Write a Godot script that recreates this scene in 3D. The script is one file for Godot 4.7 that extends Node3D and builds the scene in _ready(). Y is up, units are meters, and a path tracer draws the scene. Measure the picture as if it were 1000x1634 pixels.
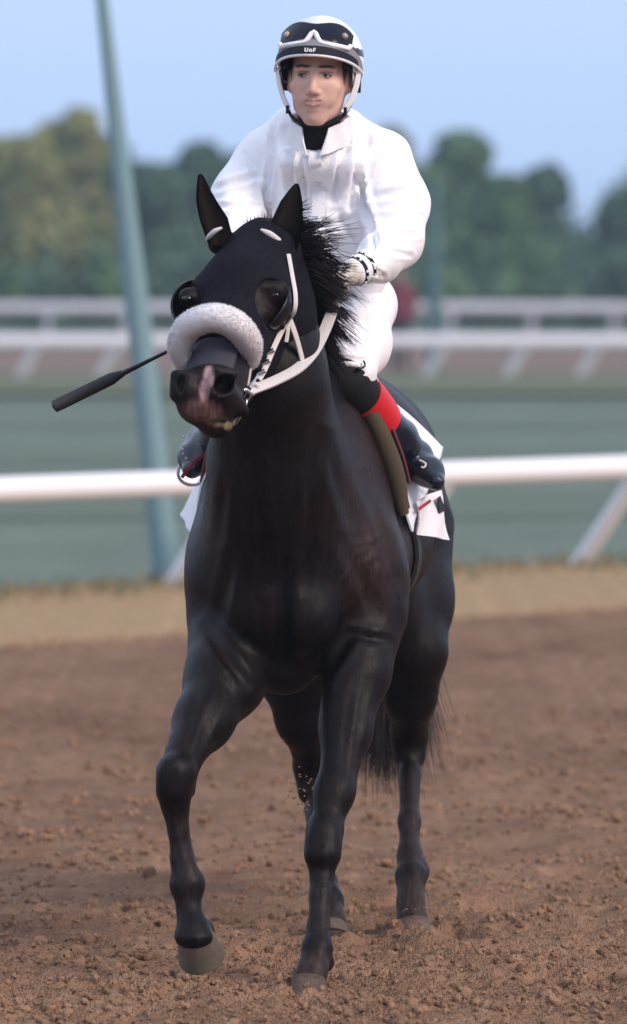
extends Node3D

# ---------------------------------------------------------------- measures
const FOCAL := 9237.0          # focal length in pixels of the 1000 x 1634 photograph
const EYE := 1.83              # camera height
const HORIZON := 420.0         # pixel row of the horizon
var fwd := Vector3(-sin(deg_to_rad(7.5)), 0, cos(deg_to_rad(7.5)))   # where the horse walks
var lat := Vector3(cos(deg_to_rad(7.5)), 0, sin(deg_to_rad(7.5)))    # the horse's left
var chest := Vector3(-0.085, 0, -14.9)
var UP := Vector3.UP
var rng := RandomNumberGenerator.new()
var taken := {}


func at(px: float, py: float, d: float) -> Vector3:
	return Vector3((px - 500.0) / FOCAL * d, EYE + (HORIZON - py) / FOCAL * d, -d)


func hq(f: float, u: float, l := 0.0) -> Vector3:      # forward, up, left of the horse's chest
	return chest + fwd * f + lat * l + Vector3(0, u, 0)


func hp(px: float, py: float, f: float) -> Vector3:     # the point f in front of the chest that lies on that line of sight
	var d := 14.9 - fwd.z * f
	for i in 4:
		var x := (px - 500.0) / FOCAL * d
		var l := (x - chest.x - fwd.x * f) / lat.x
		d = 14.9 - fwd.z * f - lat.z * l
	return at(px, py, d)


# ---------------------------------------------------------------- a mesh being collected
class Acc:
	var v := PackedVector3Array()
	var n := PackedVector3Array()
	var c := PackedColorArray()
	var uv := PackedVector2Array()
	var i := PackedInt32Array()
	var col := Color(1, 1, 1)

	func vert(p: Vector3, nn: Vector3, t := Vector2.ZERO) -> int:
		v.append(p); n.append(nn); c.append(col); uv.append(t)
		return v.size() - 1

	func tri(a: int, b: int, d: int) -> void:     # front face clockwise, turned so that it agrees with the normals
		var g := (v[b] - v[a]).cross(v[d] - v[a])
		if g.dot(n[a] + n[b] + n[d]) > 0.0:
			i.append(a); i.append(d); i.append(b)
		else:
			i.append(a); i.append(b); i.append(d)

	func quad(a: int, b: int, d: int, e: int) -> void:
		tri(a, b, d); tri(a, d, e)

	func mesh() -> ArrayMesh:
		var arr := []
		arr.resize(Mesh.ARRAY_MAX)
		arr[Mesh.ARRAY_VERTEX] = v; arr[Mesh.ARRAY_NORMAL] = n; arr[Mesh.ARRAY_COLOR] = c
		arr[Mesh.ARRAY_TEX_UV] = uv; arr[Mesh.ARRAY_INDEX] = i
		var m := ArrayMesh.new()
		m.add_surface_from_arrays(Mesh.PRIMITIVE_TRIANGLES, arr)
		return m

	# a tube of elliptical section along points; wide = factor across "side"
	func tube(pts: Array, radii: Array, sides := 10, side := Vector3.ZERO, flat := 1.0, closed := false) -> void:
		var k := pts.size()
		var prev := side
		var rows := []
		var along := 0.0
		for j in k:
			var a: Vector3 = pts[(j - 1 + k) % k] if closed else pts[maxi(j - 1, 0)]
			var b: Vector3 = pts[(j + 1) % k] if closed else pts[mini(j + 1, k - 1)]
			var t := (b - a).normalized()
			if prev == Vector3.ZERO:
				prev = t.cross(Vector3(0.31, 0.8, 0.5)).normalized()
			var s: Vector3 = (side if side != Vector3.ZERO else prev)
			s = (s - t * s.dot(t))
			s = s.normalized() if s.length() > 1e-5 else t.cross(Vector3(0.3, 0.8, 0.5)).normalized()
			prev = s
			var w := t.cross(s)
			var r: float = radii[mini(j, radii.size() - 1)]
			if j > 0:
				along += (pts[j] - pts[j - 1]).length()
			var row := []
			for q in sides:
				var an := TAU * q / sides
				var o := s * cos(an) * r + w * sin(an) * r * flat
				var nn := (s * cos(an) * flat + w * sin(an)).normalized()
				row.append(vert(pts[j] + o, nn, Vector2(along, an / TAU)))
			rows.append(row)
		for j in (k if closed else k - 1):
			for q in sides:
				var q2 := (q + 1) % sides
				var r0: Array = rows[j]
				var r1: Array = rows[(j + 1) % k]
				quad(r0[q], r0[q2], r1[q2], r1[q])
		if not closed:
			for e in [0, k - 1]:
				var a: Vector3 = pts[0] - pts[1] if e == 0 else pts[k - 1] - pts[k - 2]
				a = a.normalized()
				var r: float = radii[mini(e, radii.size() - 1)]
				var cc := vert(pts[e] + a * r * 0.3, a, Vector2(along, 0))
				var row: Array = rows[e]
				for q in sides:
					tri(cc, row[q], row[(q + 1) % sides])

	func ball(p: Vector3, r: Vector3, basis := Basis(), rows := 10, cols := 16) -> void:
		var first := v.size()
		for a in rows + 1:
			for b in cols + 1:
				var th := PI * a / rows
				var ph := TAU * b / cols
				var u := Vector3(sin(th) * cos(ph), cos(th), sin(th) * sin(ph))
				vert(p + basis * (u * r), (basis * (u / r)).normalized(), Vector2(float(b) / cols, float(a) / rows))
		for a in rows:
			for b in cols:
				var o := first + a * (cols + 1) + b
				quad(o, o + 1, o + cols + 2, o + cols + 1)

	# a sheet with thickness from a grid of points
	func slab(grid: Array, thick: float) -> void:
		var h := grid.size()
		var w: int = grid[0].size()
		var nor := []
		for a in h:
			var rown := []
			for b in w:
				var du: Vector3 = grid[a][mini(b + 1, w - 1)] - grid[a][maxi(b - 1, 0)]
				var dv: Vector3 = grid[mini(a + 1, h - 1)][b] - grid[maxi(a - 1, 0)][b]
				rown.append(du.cross(dv).normalized())
			nor.append(rown)
		var top := []
		for side in [1.0, -1.0]:
			var first := v.size()
			for a in h:
				for b in w:
					vert(grid[a][b] + nor[a][b] * thick * 0.5 * side, nor[a][b] * side, Vector2(float(b) / (w - 1), float(a) / (h - 1)))
			top.append(first)
			for a in h - 1:
				for b in w - 1:
					var o := first + a * w + b
					quad(o, o + 1, o + w + 1, o + w)
		var ring := []
		for b in w: ring.append(Vector2i(0, b))
		for a in range(1, h): ring.append(Vector2i(a, w - 1))
		for b in range(w - 2, -1, -1): ring.append(Vector2i(h - 1, b))
		for a in range(h - 2, 0, -1): ring.append(Vector2i(a, 0))
		var mid: Vector3 = grid[h / 2][w / 2]
		for q in ring.size():
			var s0: Vector2i = ring[q]
			var s1: Vector2i = ring[(q + 1) % ring.size()]
			var p0: Vector3 = grid[s0.x][s0.y]
			var p1: Vector3 = grid[s1.x][s1.y]
			var n0: Vector3 = nor[s0.x][s0.y]
			var out := (p1 - p0).cross(n0).normalized()
			if out.dot(p0 - mid) < 0.0: out = -out
			var e := [p0 + n0 * thick * 0.5, p1 + n0 * thick * 0.5, p1 - n0 * thick * 0.5, p0 - n0 * thick * 0.5]
			var ids := []
			for p in e: ids.append(vert(p, out))
			quad(ids[0], ids[1], ids[2], ids[3])

	func strap(pts: Array, nrm: Array, width: float, thick: float) -> void:
		var grid := []
		for q in 3:
			grid.append([])
		for j in pts.size():
			var t: Vector3 = (pts[mini(j + 1, pts.size() - 1)] - pts[maxi(j - 1, 0)]).normalized()
			var nn: Vector3 = nrm[mini(j, nrm.size() - 1)]
			var s := t.cross(nn).normalized()
			for q in 3:
				grid[q].append(pts[j] + s * width * (q - 1) * 0.5 + nn * (thick * 0.4 if q == 1 else 0.0))
		slab(grid, thick)

	func box(p: Vector3, size: Vector3, basis := Basis()) -> void:
		for ax in 3:
			for sg in [-1.0, 1.0]:
				var nn := Vector3.ZERO
				nn[ax] = sg
				var a := Vector3.ZERO
				var b := Vector3.ZERO
				a[(ax + 1) % 3] = size[(ax + 1) % 3] * 0.5
				b[(ax + 2) % 3] = size[(ax + 2) % 3] * 0.5
				var o := nn * size[ax] * 0.5
				var ids := []
				for e in [[-1, -1], [1, -1], [1, 1], [-1, 1]]:
					ids.append(vert(p + basis * (o + a * e[0] + b * e[1]), basis * nn, Vector2(e[0], e[1]) * 0.5 + Vector2(0.5, 0.5)))
				quad(ids[0], ids[1], ids[2], ids[3])


# ---------------------------------------------------------------- a rounded body from joints, meshed with surface nets
class Sdf:
	var A := PackedVector3Array()
	var AB := PackedVector3Array()
	var il := PackedFloat32Array()
	var ra := PackedFloat32Array()
	var dr := PackedFloat32Array()
	var S := PackedVector3Array()
	var ka := PackedFloat32Array()
	var dk := PackedFloat32Array()
	var kb := PackedFloat32Array()
	var op := PackedInt32Array()     # 0 join, 1 cut, 2 keep the side below a plane, 3 join ellipsoid, 4 cut ellipsoid
	var reach := PackedFloat32Array()
	var M: Array[Basis] = []
	var grow := 0.0
	var cell := 0.01
	var noise: FastNoiseLite
	var noise_scale := Vector3.ONE
	var noise_amp := 0.0
	var base := Color(0.5, 0.5, 0.5)
	var paints := []                 # [centre, radius, colour, strength]
	var mottle := 0.12
	var folds := []                  # creases in cloth: x0, y0, x1, y1 (photograph rows and columns), half width, depth in metres
	var fold_d := 15.0

	func put(a: Vector3, b: Vector3, r0: float, r1: float, k: float, s: Vector3, k0: float, k1: float, o: int, m: Basis) -> void:
		A.append(a); AB.append(b - a)
		var l := (b - a).length_squared()
		il.append(1.0 / l if l > 1e-9 else 0.0)
		ra.append(r0); dr.append(r1 - r0); S.append(s)
		ka.append(1.0 / k0 - 1.0 if s != Vector3.ZERO else 0.0)
		dk.append((1.0 / k1 - 1.0) - (1.0 / k0 - 1.0) if s != Vector3.ZERO else 0.0)
		kb.append(k); op.append(o); M.append(m)
		reach.append(maxf(r0, r1) * maxf(1.0, maxf(k0, k1)) if s != Vector3.ZERO else maxf(r0, r1))

	func bone(a: Vector3, b: Vector3, r0: float, r1: float, k := 0.03, s := Vector3.ZERO, k0 := 1.0, k1 := -1.0) -> void:
		put(a, b, r0 + grow, r1 + grow, k, s, k0, k0 if k1 < 0.0 else k1, 0, Basis())

	func chain(pts: Array, radii: Array, k := 0.03, s := Vector3.ZERO, k0 := 1.0) -> void:
		for j in pts.size() - 1:
			bone(pts[j], pts[j + 1], radii[j], radii[j + 1], k, s, k0)

	func cut(a: Vector3, b: Vector3, r0: float, r1: float, k := 0.01) -> void:
		put(a, b, r0, r1, k, Vector3.ZERO, 1.0, 1.0, 1, Basis())

	func below(p: Vector3, nrm: Vector3, k := 0.004) -> void:
		put(p, p, 0.0, 0.0, k, nrm.normalized(), 1.0, 1.0, 2, Basis())
		reach[reach.size() - 1] = 1e6

	func blob(p: Vector3, r: Vector3, k := 0.03, b := Basis(), cutting := false) -> void:
		var rr := r + Vector3.ONE * (0.0 if cutting else grow)
		var m := Basis.from_scale(Vector3.ONE / rr) * b.orthonormalized().transposed()
		put(p, p, maxf(rr.x, maxf(rr.y, rr.z)), maxf(rr.x, maxf(rr.y, rr.z)), k, Vector3.ZERO, 1.0, 1.0, 4 if cutting else 3, m)

	func field(p: Vector3, list: PackedInt32Array) -> float:
		var d := 1000.0
		for i in list:
			var o := op[i]
			var bd := 0.0
			var q := p - A[i]
			if o < 2:
				var t := clampf(q.dot(AB[i]) * il[i], 0.0, 1.0)
				q -= AB[i] * t
				var r := ra[i] + dr[i] * t
				var e := ka[i] + dk[i] * t
				if e != 0.0:
					var s := S[i]
					q += s * (q.dot(s) * e)
					var ql := q.length()
					bd = -r
					if ql > 1e-5:
						bd = (ql - r) * ql / (q + s * (q.dot(s) * e)).length()
				else:
					bd = q.length() - r
			elif o == 2:
				bd = q.dot(S[i])
			else:
				var w := M[i] * q
				var wl := w.length()
				bd = -0.02
				if wl > 1e-4:
					bd = (wl - 1.0) * wl / (w * M[i]).length()
			var k := kb[i]
			if o == 0 or o == 3:
				var h := maxf(k - absf(d - bd), 0.0) / k
				d = minf(d, bd) - h * h * k * 0.25
			else:
				if o != 2: bd = -bd
				var h := maxf(k - absf(d - bd), 0.0) / k
				d = maxf(d, bd) + h * h * k * 0.25
		if noise_amp != 0.0:
			d += noise.get_noise_3dv(p * noise_scale) * noise_amp
		return d

	func tint(p: Vector3) -> Color:
		var c := base
		for e in paints:
			var x: float = ((p - e[0]) / e[1]).length() if e[1] is Vector3 else (p - e[0]).length() / e[1]
			var w: float = clampf((1.25 - x) / 0.5, 0.0, 1.0) * e[3]
			if w > 0.0:
				c = c.lerp(e[2], w)
		if noise and mottle > 0.0:
			var m := 1.0 + mottle * noise.get_noise_3dv(p * 3.0)
			c = Color(c.r * m, c.g * m, c.b * m)
		return c

	func build(acc: Acc) -> void:
		var lo := Vector3.ONE * 1e6
		var hi := -lo
		for i in A.size():
			if op[i] == 0 or op[i] == 3:
				var r := Vector3.ONE * (reach[i] + 0.02)
				for e in [A[i], A[i] + AB[i]]:
					lo = lo.min(e - r); hi = hi.max(e + r)
		var B := 8
		var nb := Vector3i(((hi - lo) / (cell * B)).ceil())
		var nx := nb.x * B + 1
		var ny := nb.y * B + 1
		var nz := nb.z * B + 1
		var f := PackedFloat32Array()
		f.resize(nx * ny * nz)
		f.fill(1e6)
		var ids := PackedInt32Array()
		ids.resize(nx * ny * nz)
		ids.fill(-1)
		var half := cell * B * 0.5
		var diag := half * 1.7321
		var sx := 1
		var sy := nx
		var sz := nx * ny
		var live := []
		for bz in nb.z:
			for by in nb.y:
				for bx in nb.x:
					var c := lo + Vector3(bx, by, bz) * cell * B + Vector3.ONE * half
					var list := PackedInt32Array()
					var any := false
					for i in A.size():
						if op[i] == 2:
							list.append(i)
							continue
						var q := c - A[i]
						q -= AB[i] * clampf(q.dot(AB[i]) * il[i], 0.0, 1.0)
						if q.length() - reach[i] < diag + kb[i] + 0.005:
							list.append(i)
							if op[i] == 0 or op[i] == 3: any = true
					if not any:
						continue
					if absf(field(c, list)) > diag * 1.25 + absf(noise_amp):
						continue
					live.append([Vector3i(bx, by, bz) * B, list])
					for z in B + 1:
						for y in B + 1:
							var o := (bz * B + z) * sz + (by * B + y) * sy + bx * B
							var p := lo + Vector3(bx * B, by * B + y, bz * B + z) * cell
							for x in B + 1:
								if f[o + x] > 1e5:
									f[o + x] = field(p + Vector3(x * cell, 0, 0), list)
		# a vertex in every cell that the surface crosses
		var ox := [0, 1, sy, sy + 1, sz, sz + 1, sz + sy, sz + sy + 1]
		var start := acc.v.size()
		var cells := PackedInt32Array()
		for e in live:
			var b0: Vector3i = e[0]
			for z in range(b0.z, b0.z + B):
				for y in range(b0.y, b0.y + B):
					var o := z * sz + y * sy + b0.x
					for x in B:
						var k := o + x
						var f0 := f[k]; var f1 := f[k + 1]; var f2 := f[k + sy]; var f3 := f[k + sy + 1]
						var f4 := f[k + sz]; var f5 := f[k + sz + 1]; var f6 := f[k + sz + sy]; var f7 := f[k + sz + sy + 1]
						var neg := int(f0 < 0.0) + int(f1 < 0.0) + int(f2 < 0.0) + int(f3 < 0.0) + int(f4 < 0.0) + int(f5 < 0.0) + int(f6 < 0.0) + int(f7 < 0.0)
						if neg == 0 or neg == 8:
							continue
						if ids[k] >= 0:
							continue
						var s := Vector3.ZERO
						var cnt := 0
						if (f0 < 0.0) != (f1 < 0.0): s += Vector3(f0 / (f0 - f1), 0, 0); cnt += 1
						if (f2 < 0.0) != (f3 < 0.0): s += Vector3(f2 / (f2 - f3), 1, 0); cnt += 1
						if (f4 < 0.0) != (f5 < 0.0): s += Vector3(f4 / (f4 - f5), 0, 1); cnt += 1
						if (f6 < 0.0) != (f7 < 0.0): s += Vector3(f6 / (f6 - f7), 1, 1); cnt += 1
						if (f0 < 0.0) != (f2 < 0.0): s += Vector3(0, f0 / (f0 - f2), 0); cnt += 1
						if (f1 < 0.0) != (f3 < 0.0): s += Vector3(1, f1 / (f1 - f3), 0); cnt += 1
						if (f4 < 0.0) != (f6 < 0.0): s += Vector3(0, f4 / (f4 - f6), 1); cnt += 1
						if (f5 < 0.0) != (f7 < 0.0): s += Vector3(1, f5 / (f5 - f7), 1); cnt += 1
						if (f0 < 0.0) != (f4 < 0.0): s += Vector3(0, 0, f0 / (f0 - f4)); cnt += 1
						if (f1 < 0.0) != (f5 < 0.0): s += Vector3(1, 0, f1 / (f1 - f5)); cnt += 1
						if (f2 < 0.0) != (f6 < 0.0): s += Vector3(0, 1, f2 / (f2 - f6)); cnt += 1
						if (f3 < 0.0) != (f7 < 0.0): s += Vector3(1, 1, f3 / (f3 - f7)); cnt += 1
						s /= cnt
						var g := Vector3(
							lerpf(lerpf(f1 - f0, f3 - f2, s.y), lerpf(f5 - f4, f7 - f6, s.y), s.z),
							lerpf(lerpf(f2 - f0, f3 - f1, s.x), lerpf(f6 - f4, f7 - f5, s.x), s.z),
							lerpf(lerpf(f4 - f0, f5 - f1, s.x), lerpf(f6 - f2, f7 - f3, s.x), s.y)).normalized()
						var p := lo + (Vector3(b0.x + x, y, z) + s) * cell
						ids[k] = acc.v.size()
						cells.append(k)
						acc.v.append(p); acc.n.append(g); acc.c.append(tint(p)); acc.uv.append(Vector2(p.x + p.z, p.y))
		for k in cells:
			var s0 := f[k] < 0.0
			if s0 != (f[k + 1] < 0.0):
				face(acc, ids[k], ids[k - sy], ids[k - sy - sz], ids[k - sz])
			if s0 != (f[k + sy] < 0.0):
				face(acc, ids[k], ids[k - sx], ids[k - sx - sz], ids[k - sz])
			if s0 != (f[k + sz] < 0.0):
				face(acc, ids[k], ids[k - sx], ids[k - sx - sy], ids[k - sy])
		if folds.size():
			var lines := []
			for e in folds:
				var k := fold_d / FOCAL
				lines.append([Vector2((e[0] - 500.0) * k, EYE + (HORIZON - e[1]) * k), Vector2((e[2] - 500.0) * k, EYE + (HORIZON - e[3]) * k), e[4], e[5]])
			for j in range(start, acc.v.size()):
				var nz2 := acc.n[j].z
				if nz2 < 0.05: continue
				var p2 := Vector2(acc.v[j].x, acc.v[j].y)
				var move := 0.0
				for e in lines:
					var q := Geometry2D.get_closest_point_to_segment(p2, e[0], e[1])
					var dd: float = (p2 - q).length() / e[2]
					if dd < 3.0:
						var t: float = clampf((q - e[0]).length() / (e[1] - e[0]).length(), 0.0, 1.0)
						var amp: float = e[3] * (0.35 + 0.65 * sin(t * PI))
						move += amp * (-exp(-dd * dd) + 0.55 * exp(-pow(dd - 1.7, 2.0) * 1.5))
				acc.v[j] += acc.n[j] * move * smoothstep(0.05, 0.4, nz2)
		# one round of smoothing of the normals
		var sum := PackedVector3Array()
		sum.resize(acc.v.size() - start)
		for t in range(0, acc.i.size(), 3):
			var a := acc.i[t] - start
			if a < 0: continue
			var b := acc.i[t + 1] - start
			var c := acc.i[t + 2] - start
			var g := acc.n[a + start] + acc.n[b + start] + acc.n[c + start]
			if folds.size():
				var fc := (acc.v[b + start] - acc.v[a + start]).cross(acc.v[c + start] - acc.v[a + start])
				if fc.dot(g) < 0.0: fc = -fc
				g = fc * 1e5
			sum[a] += g; sum[b] += g; sum[c] += g
		for j in sum.size():
			if sum[j].length() > 1e-9:
				acc.n[j + start] = sum[j].normalized()

	func face(acc: Acc, a: int, b: int, c: int, d: int) -> void:
		if a < 0 or b < 0 or c < 0 or d < 0:
			return
		acc.tri(a, b, c); acc.tri(a, c, d)


# ---------------------------------------------------------------- naming
func numbered(called: String) -> String:
	if not taken.has(called):
		taken[called] = 0
		return called
	taken[called] += 1
	return "%s_%03d" % [called, taken[called]]


func tag(o: Node3D, label: String, category := "", group := "") -> Node3D:
	o.set_meta("label", label)
	if category: o.set_meta("category", category)
	if group: o.set_meta("group", group)
	return o


func thing(called: String, where: Vector3, label: String, category: String, group := "") -> Node3D:
	var o := Node3D.new()
	o.name = numbered(called)
	add_child(o)
	o.position = where
	return tag(o, label, category, group)


# the collected mesh becomes one node; its points were given in the world and are moved to the parent's frame
func put(acc: Acc, called: String, m: Material, parent: Node3D = self) -> MeshInstance3D:
	var o := MeshInstance3D.new()
	if parent == self:
		o.name = numbered(called)
	else:
		o.name = called
	var p: Node = parent
	var shift := Vector3.ZERO
	while p != self:
		shift += (p as Node3D).position
		p = p.get_parent()
	if parent == self and acc.v.size():
		var lo := acc.v[0]
		var hi := acc.v[0]
		for q in acc.v:
			lo = lo.min(q); hi = hi.max(q)
		shift = Vector3((lo.x + hi.x) / 2, lo.y, (lo.z + hi.z) / 2)
		o.position = shift
	for j in acc.v.size():
		acc.v[j] -= shift
	o.mesh = acc.mesh()
	o.material_override = null
	o.mesh.surface_set_material(0, m)
	parent.add_child(o, true)
	return o


func struct(o: Node3D, label: String) -> Node3D:
	o.set_meta("kind", "structure")
	o.set_meta("label", label)
	o.set_meta("category", "ground")
	return o


func spline(pts: Array, steps := 6) -> Array:
	var out := []
	for j in pts.size() - 1:
		var a: Vector3 = pts[maxi(j - 1, 0)]
		var b: Vector3 = pts[j]
		var c: Vector3 = pts[j + 1]
		var d: Vector3 = pts[mini(j + 2, pts.size() - 1)]
		for s in steps:
			out.append(b.cubic_interpolate(c, a, d, float(s) / steps))
	out.append(pts[pts.size() - 1])
	return out


func taper(r: Array, n: int) -> Array:
	var out := []
	for j in n:
		var x := float(j) / (n - 1) * (r.size() - 1)
		var k := mini(int(x), r.size() - 2)
		out.append(lerpf(r[k], r[k + 1], x - k))
	return out


# ---------------------------------------------------------------- materials
func noise_tex(freq: float, oct := 4, size := 512, kind := FastNoiseLite.TYPE_SIMPLEX_SMOOTH, sd := 1) -> NoiseTexture2D:
	var n := FastNoiseLite.new()
	n.noise_type = kind; n.frequency = freq; n.fractal_octaves = oct; n.seed = sd
	var t := NoiseTexture2D.new()
	t.width = size; t.height = size; t.seamless = true; t.noise = n
	return t


func mat(c: Color, rough: float, spec := 0.5, vertex := false) -> StandardMaterial3D:
	var m := StandardMaterial3D.new()
	m.albedo_color = c.linear_to_srgb() if not vertex else Color.WHITE
	m.vertex_color_use_as_albedo = vertex
	m.roughness = rough
	m.metallic_specular = spec
	return m


func relief(m: StandardMaterial3D, t: Texture2D, cm: float, scale: Vector3) -> StandardMaterial3D:
	m.heightmap_enabled = true
	m.heightmap_texture = t
	m.heightmap_scale = cm
	m.uv1_triplanar = true
	m.uv1_world_triplanar = true
	m.uv1_scale = scale
	return m


func lin(r: float, g: float, b: float) -> Color:
	return Color(r, g, b)


func sr(r: float, g: float, b: float) -> Color:         # a colour read off the picture in 0..255
	return Color(r / 255.0, g / 255.0, b / 255.0).srgb_to_linear()


var fine: NoiseTexture2D
var weave: NoiseTexture2D
var coat_mat: StandardMaterial3D
var hair_mat: StandardMaterial3D
var silk: StandardMaterial3D
var black_cloth: StandardMaterial3D
var white_strap: StandardMaterial3D
var steel: StandardMaterial3D
var gloss_black: StandardMaterial3D
var rail_white: StandardMaterial3D
var rail_grey: StandardMaterial3D

# ---------------------------------------------------------------- ground
var along := Vector3(0.715, 0, -0.699)     # the near rail runs this way
var away := Vector3(-0.699, 0, -0.715)     # from the dirt to the turf
var foot0 := Vector3(-0.80, 0, -33.0)      # a foot of the near rail
var dirt_noise := FastNoiseLite.new()
var clump_noise := FastNoiseLite.new()
var prints := []
var mounds := []


func strip(a: float, b: float, y: float, t0 := -60.0, t1 := 60.0) -> Acc:
	var acc := Acc.new()
	var ids := []
	for e in [[t0, a], [t1, a], [t1, b], [t0, b]]:
		ids.append(acc.vert(foot0 + along * e[0] + away * e[1] + Vector3(0, y, 0), Vector3.UP))
	acc.quad(ids[0], ids[1], ids[2], ids[3])
	return acc


func dirt_height(x: float, z: float) -> float:
	var big := dirt_noise.get_noise_2d(x * 1.3, z * 1.3) * 0.026
	var mid := clump_noise.get_noise_2d(x * 6.0, z * 6.0)
	var small := clump_noise.get_noise_2d(x * 21.0 + 40.0, z * 21.0)
	var tiny := clump_noise.get_noise_2d(x * 60.0, z * 60.0 + 9.0)
	var h := big + (maxf(mid, -0.35) * 0.020 + maxf(small, -0.3) * 0.015 + tiny * 0.008) * (1.0 if z > -15.2 else maxf(0.35, 1.0 + (z + 15.2) * 0.22)) + minf(mid + small * 0.5 + 0.40, 0.0) * 0.030
	for p in prints:
		var d: float = Vector2((x - p.x) / 1.0, (z - p.y) / 1.25).length() / p.z
		if d < 1.8:
			h += -0.042 * exp(-d * d * 2.2) + 0.020 * exp(-pow((d - 1.15) * 3.0, 2.0))
	for p in mounds:
		var d: float = Vector2(x - p.x, z - p.y).length()
		if d < 0.25:
			h += 0.026 * exp(-pow((d - 0.072) / 0.03, 2.0)) * (0.7 + 0.6 * clump_noise.get_noise_2d(x * 14.0, z * 14.0))
	return maxf(h, -0.045)


func build_ground() -> void:
	dirt_noise.seed = 3; dirt_noise.frequency = 1.0; dirt_noise.fractal_octaves = 3
	clump_noise.seed = 11; clump_noise.frequency = 1.0; clump_noise.fractal_octaves = 2
	# turf to the horizon
	var turf_mat := mat(lin(0.055, 0.085, 0.062), 0.9, 0.3)
	var patch := noise_tex(0.012, 4, 512, FastNoiseLite.TYPE_SIMPLEX_SMOOTH, 5)
	var ramp := Gradient.new()
	ramp.set_color(0, Color(0.086, 0.114, 0.088).linear_to_srgb())
	ramp.set_color(1, Color(0.120, 0.156, 0.120).linear_to_srgb())
	patch.color_ramp = ramp
	turf_mat.albedo_color = Color.WHITE
	turf_mat.albedo_texture = patch
	relief(turf_mat, noise_tex(0.2, 3), 2.0, Vector3(0.22, 0.22, 0.22))
	turf_mat.uv1_scale = Vector3(0.12, 0.12, 0.05)
	var acc := Acc.new()
	var ids := []
	for e in [[-1500, 100], [1500, 100], [1500, -1500], [-1500, -1500]]:
		ids.append(acc.vert(Vector3(e[0], -0.07, e[1]), Vector3.UP))
	acc.quad(ids[0], ids[1], ids[2], ids[3])
	struct(put(acc, "turf_ground", turf_mat), "green turf field stretching behind the white rails")
	# mown bands on the turf, a little lighter
	var band := mat(lin(0.112, 0.146, 0.112), 0.9, 0.3)
	relief(band, noise_tex(0.2, 3), 2.0, Vector3(0.5, 0.5, 0.5))
	for k in 5:
		var b := Acc.new()
		ids = []
		var z0 := -41.0 - k * 11.5
		for e in [[-60, z0], [60, z0 - 4.0], [60, z0 - 9.0], [-60, z0 - 5.0]]:
			ids.append(b.vert(Vector3(e[0], -0.06, e[1]), Vector3.UP))
		b.quad(ids[0], ids[1], ids[2], ids[3])
		struct(put(b, "mown_turf", band), "pale mown band across the turf, number %d from the near rail" % (k + 1))
	# verge of dry sand and grass
	var verge := mat(Color.WHITE, 0.95, 0.2)
	var vt := noise_tex(0.02, 4, 512, FastNoiseLite.TYPE_SIMPLEX_SMOOTH, 8)
	var vr := Gradient.new()
	vr.set_color(0, Color(0.29, 0.19, 0.105).linear_to_srgb())
	vr.set_color(1, Color(0.43, 0.295, 0.17).linear_to_srgb())
	vt.color_ramp = vr
	verge.albedo_texture = vt
	relief(verge, noise_tex(0.1, 4), 3.0, Vector3(0.6, 0.6, 0.6))
	struct(put(strip(-3.6, 0.0, -0.008), "sand_verge", verge), "pale sandy strip between the brown dirt and the turf")
	var tuft := Acc.new()
	for k in 3600:
		var t := rng.randf_range(-6.0, 8.0)
		var sd := rng.randfn() * 0.28 - 0.05
		if k % 3 == 0: sd = -3.45 + rng.randfn() * 0.22
		var p := foot0 + along * t + away * sd + Vector3(0, -0.01, 0)
		var hgt := rng.randf_range(0.02, 0.09) * (0.45 if k % 3 == 0 else 1.0)
		var sway := Vector3(rng.randfn() * 0.4, 1.0, rng.randfn() * 0.4) * hgt
		var w := Vector3(0.012, 0, 0)
		var f := rng.randf_range(0.7, 1.2)
		tuft.col = Color(0.26 * f, 0.185 * f, 0.105 * f) if rng.randf() < 0.55 else Color(0.12 * f, 0.13 * f, 0.075 * f)
		if k % 3 == 0: tuft.col = Color(0.29 * f, 0.18 * f, 0.105 * f)
		var i0 := tuft.vert(p - w, Vector3(0, .6, .8))
		var i1 := tuft.vert(p + w, Vector3(0, .6, .8))
		var i2 := tuft.vert(p + sway, Vector3(0, .6, .8))
		tuft.tri(i0, i1, i2)
	var tn := put(tuft, "dry_grass", mat(Color.WHITE, 0.9, 0.2, true))
	tn.set_meta("kind", "stuff")
	tag(tn, "dry yellow grass tufts fringing the sandy strip", "grass")
	# dirt track: a broad sheet, and the worked surface round the horse
	var tex := Image.create(512, 512, false, Image.FORMAT_RGB8)
	var n1 := FastNoiseLite.new()
	n1.seed = 21; n1.frequency = 0.012; n1.fractal_octaves = 5
	for y in 512:
		for x in 512:
			# wrapped by sampling a torus
			var a := TAU * x / 512.0
			var b := TAU * y / 512.0
			var v := n1.get_noise_3d(cos(a) * 90.0, sin(a) * 90.0, cos(b) * 90.0) * 0.5 + n1.get_noise_3d(cos(b) * 90.0 + 300.0, sin(b) * 90.0, sin(a) * 90.0) * 0.5
			var t := clampf(0.5 + v * 1.3, 0.0, 1.0)
			tex.set_pixel(x, y, Color(lerpf(0.235, 0.37, t), lerpf(0.136, 0.216, t), lerpf(0.085, 0.138, t)).linear_to_srgb())
	var dirt := mat(Color.WHITE, 0.95, 0.25, true)
	dirt.albedo_texture = ImageTexture.create_from_image(tex)
	relief(dirt, noise_tex(0.09, 5, 1024), 2.0, Vector3(1.3, 1.3, 1.3))
	var lowdirt := strip(-60.0, -3.55, -0.055)
	var bank := []
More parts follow.
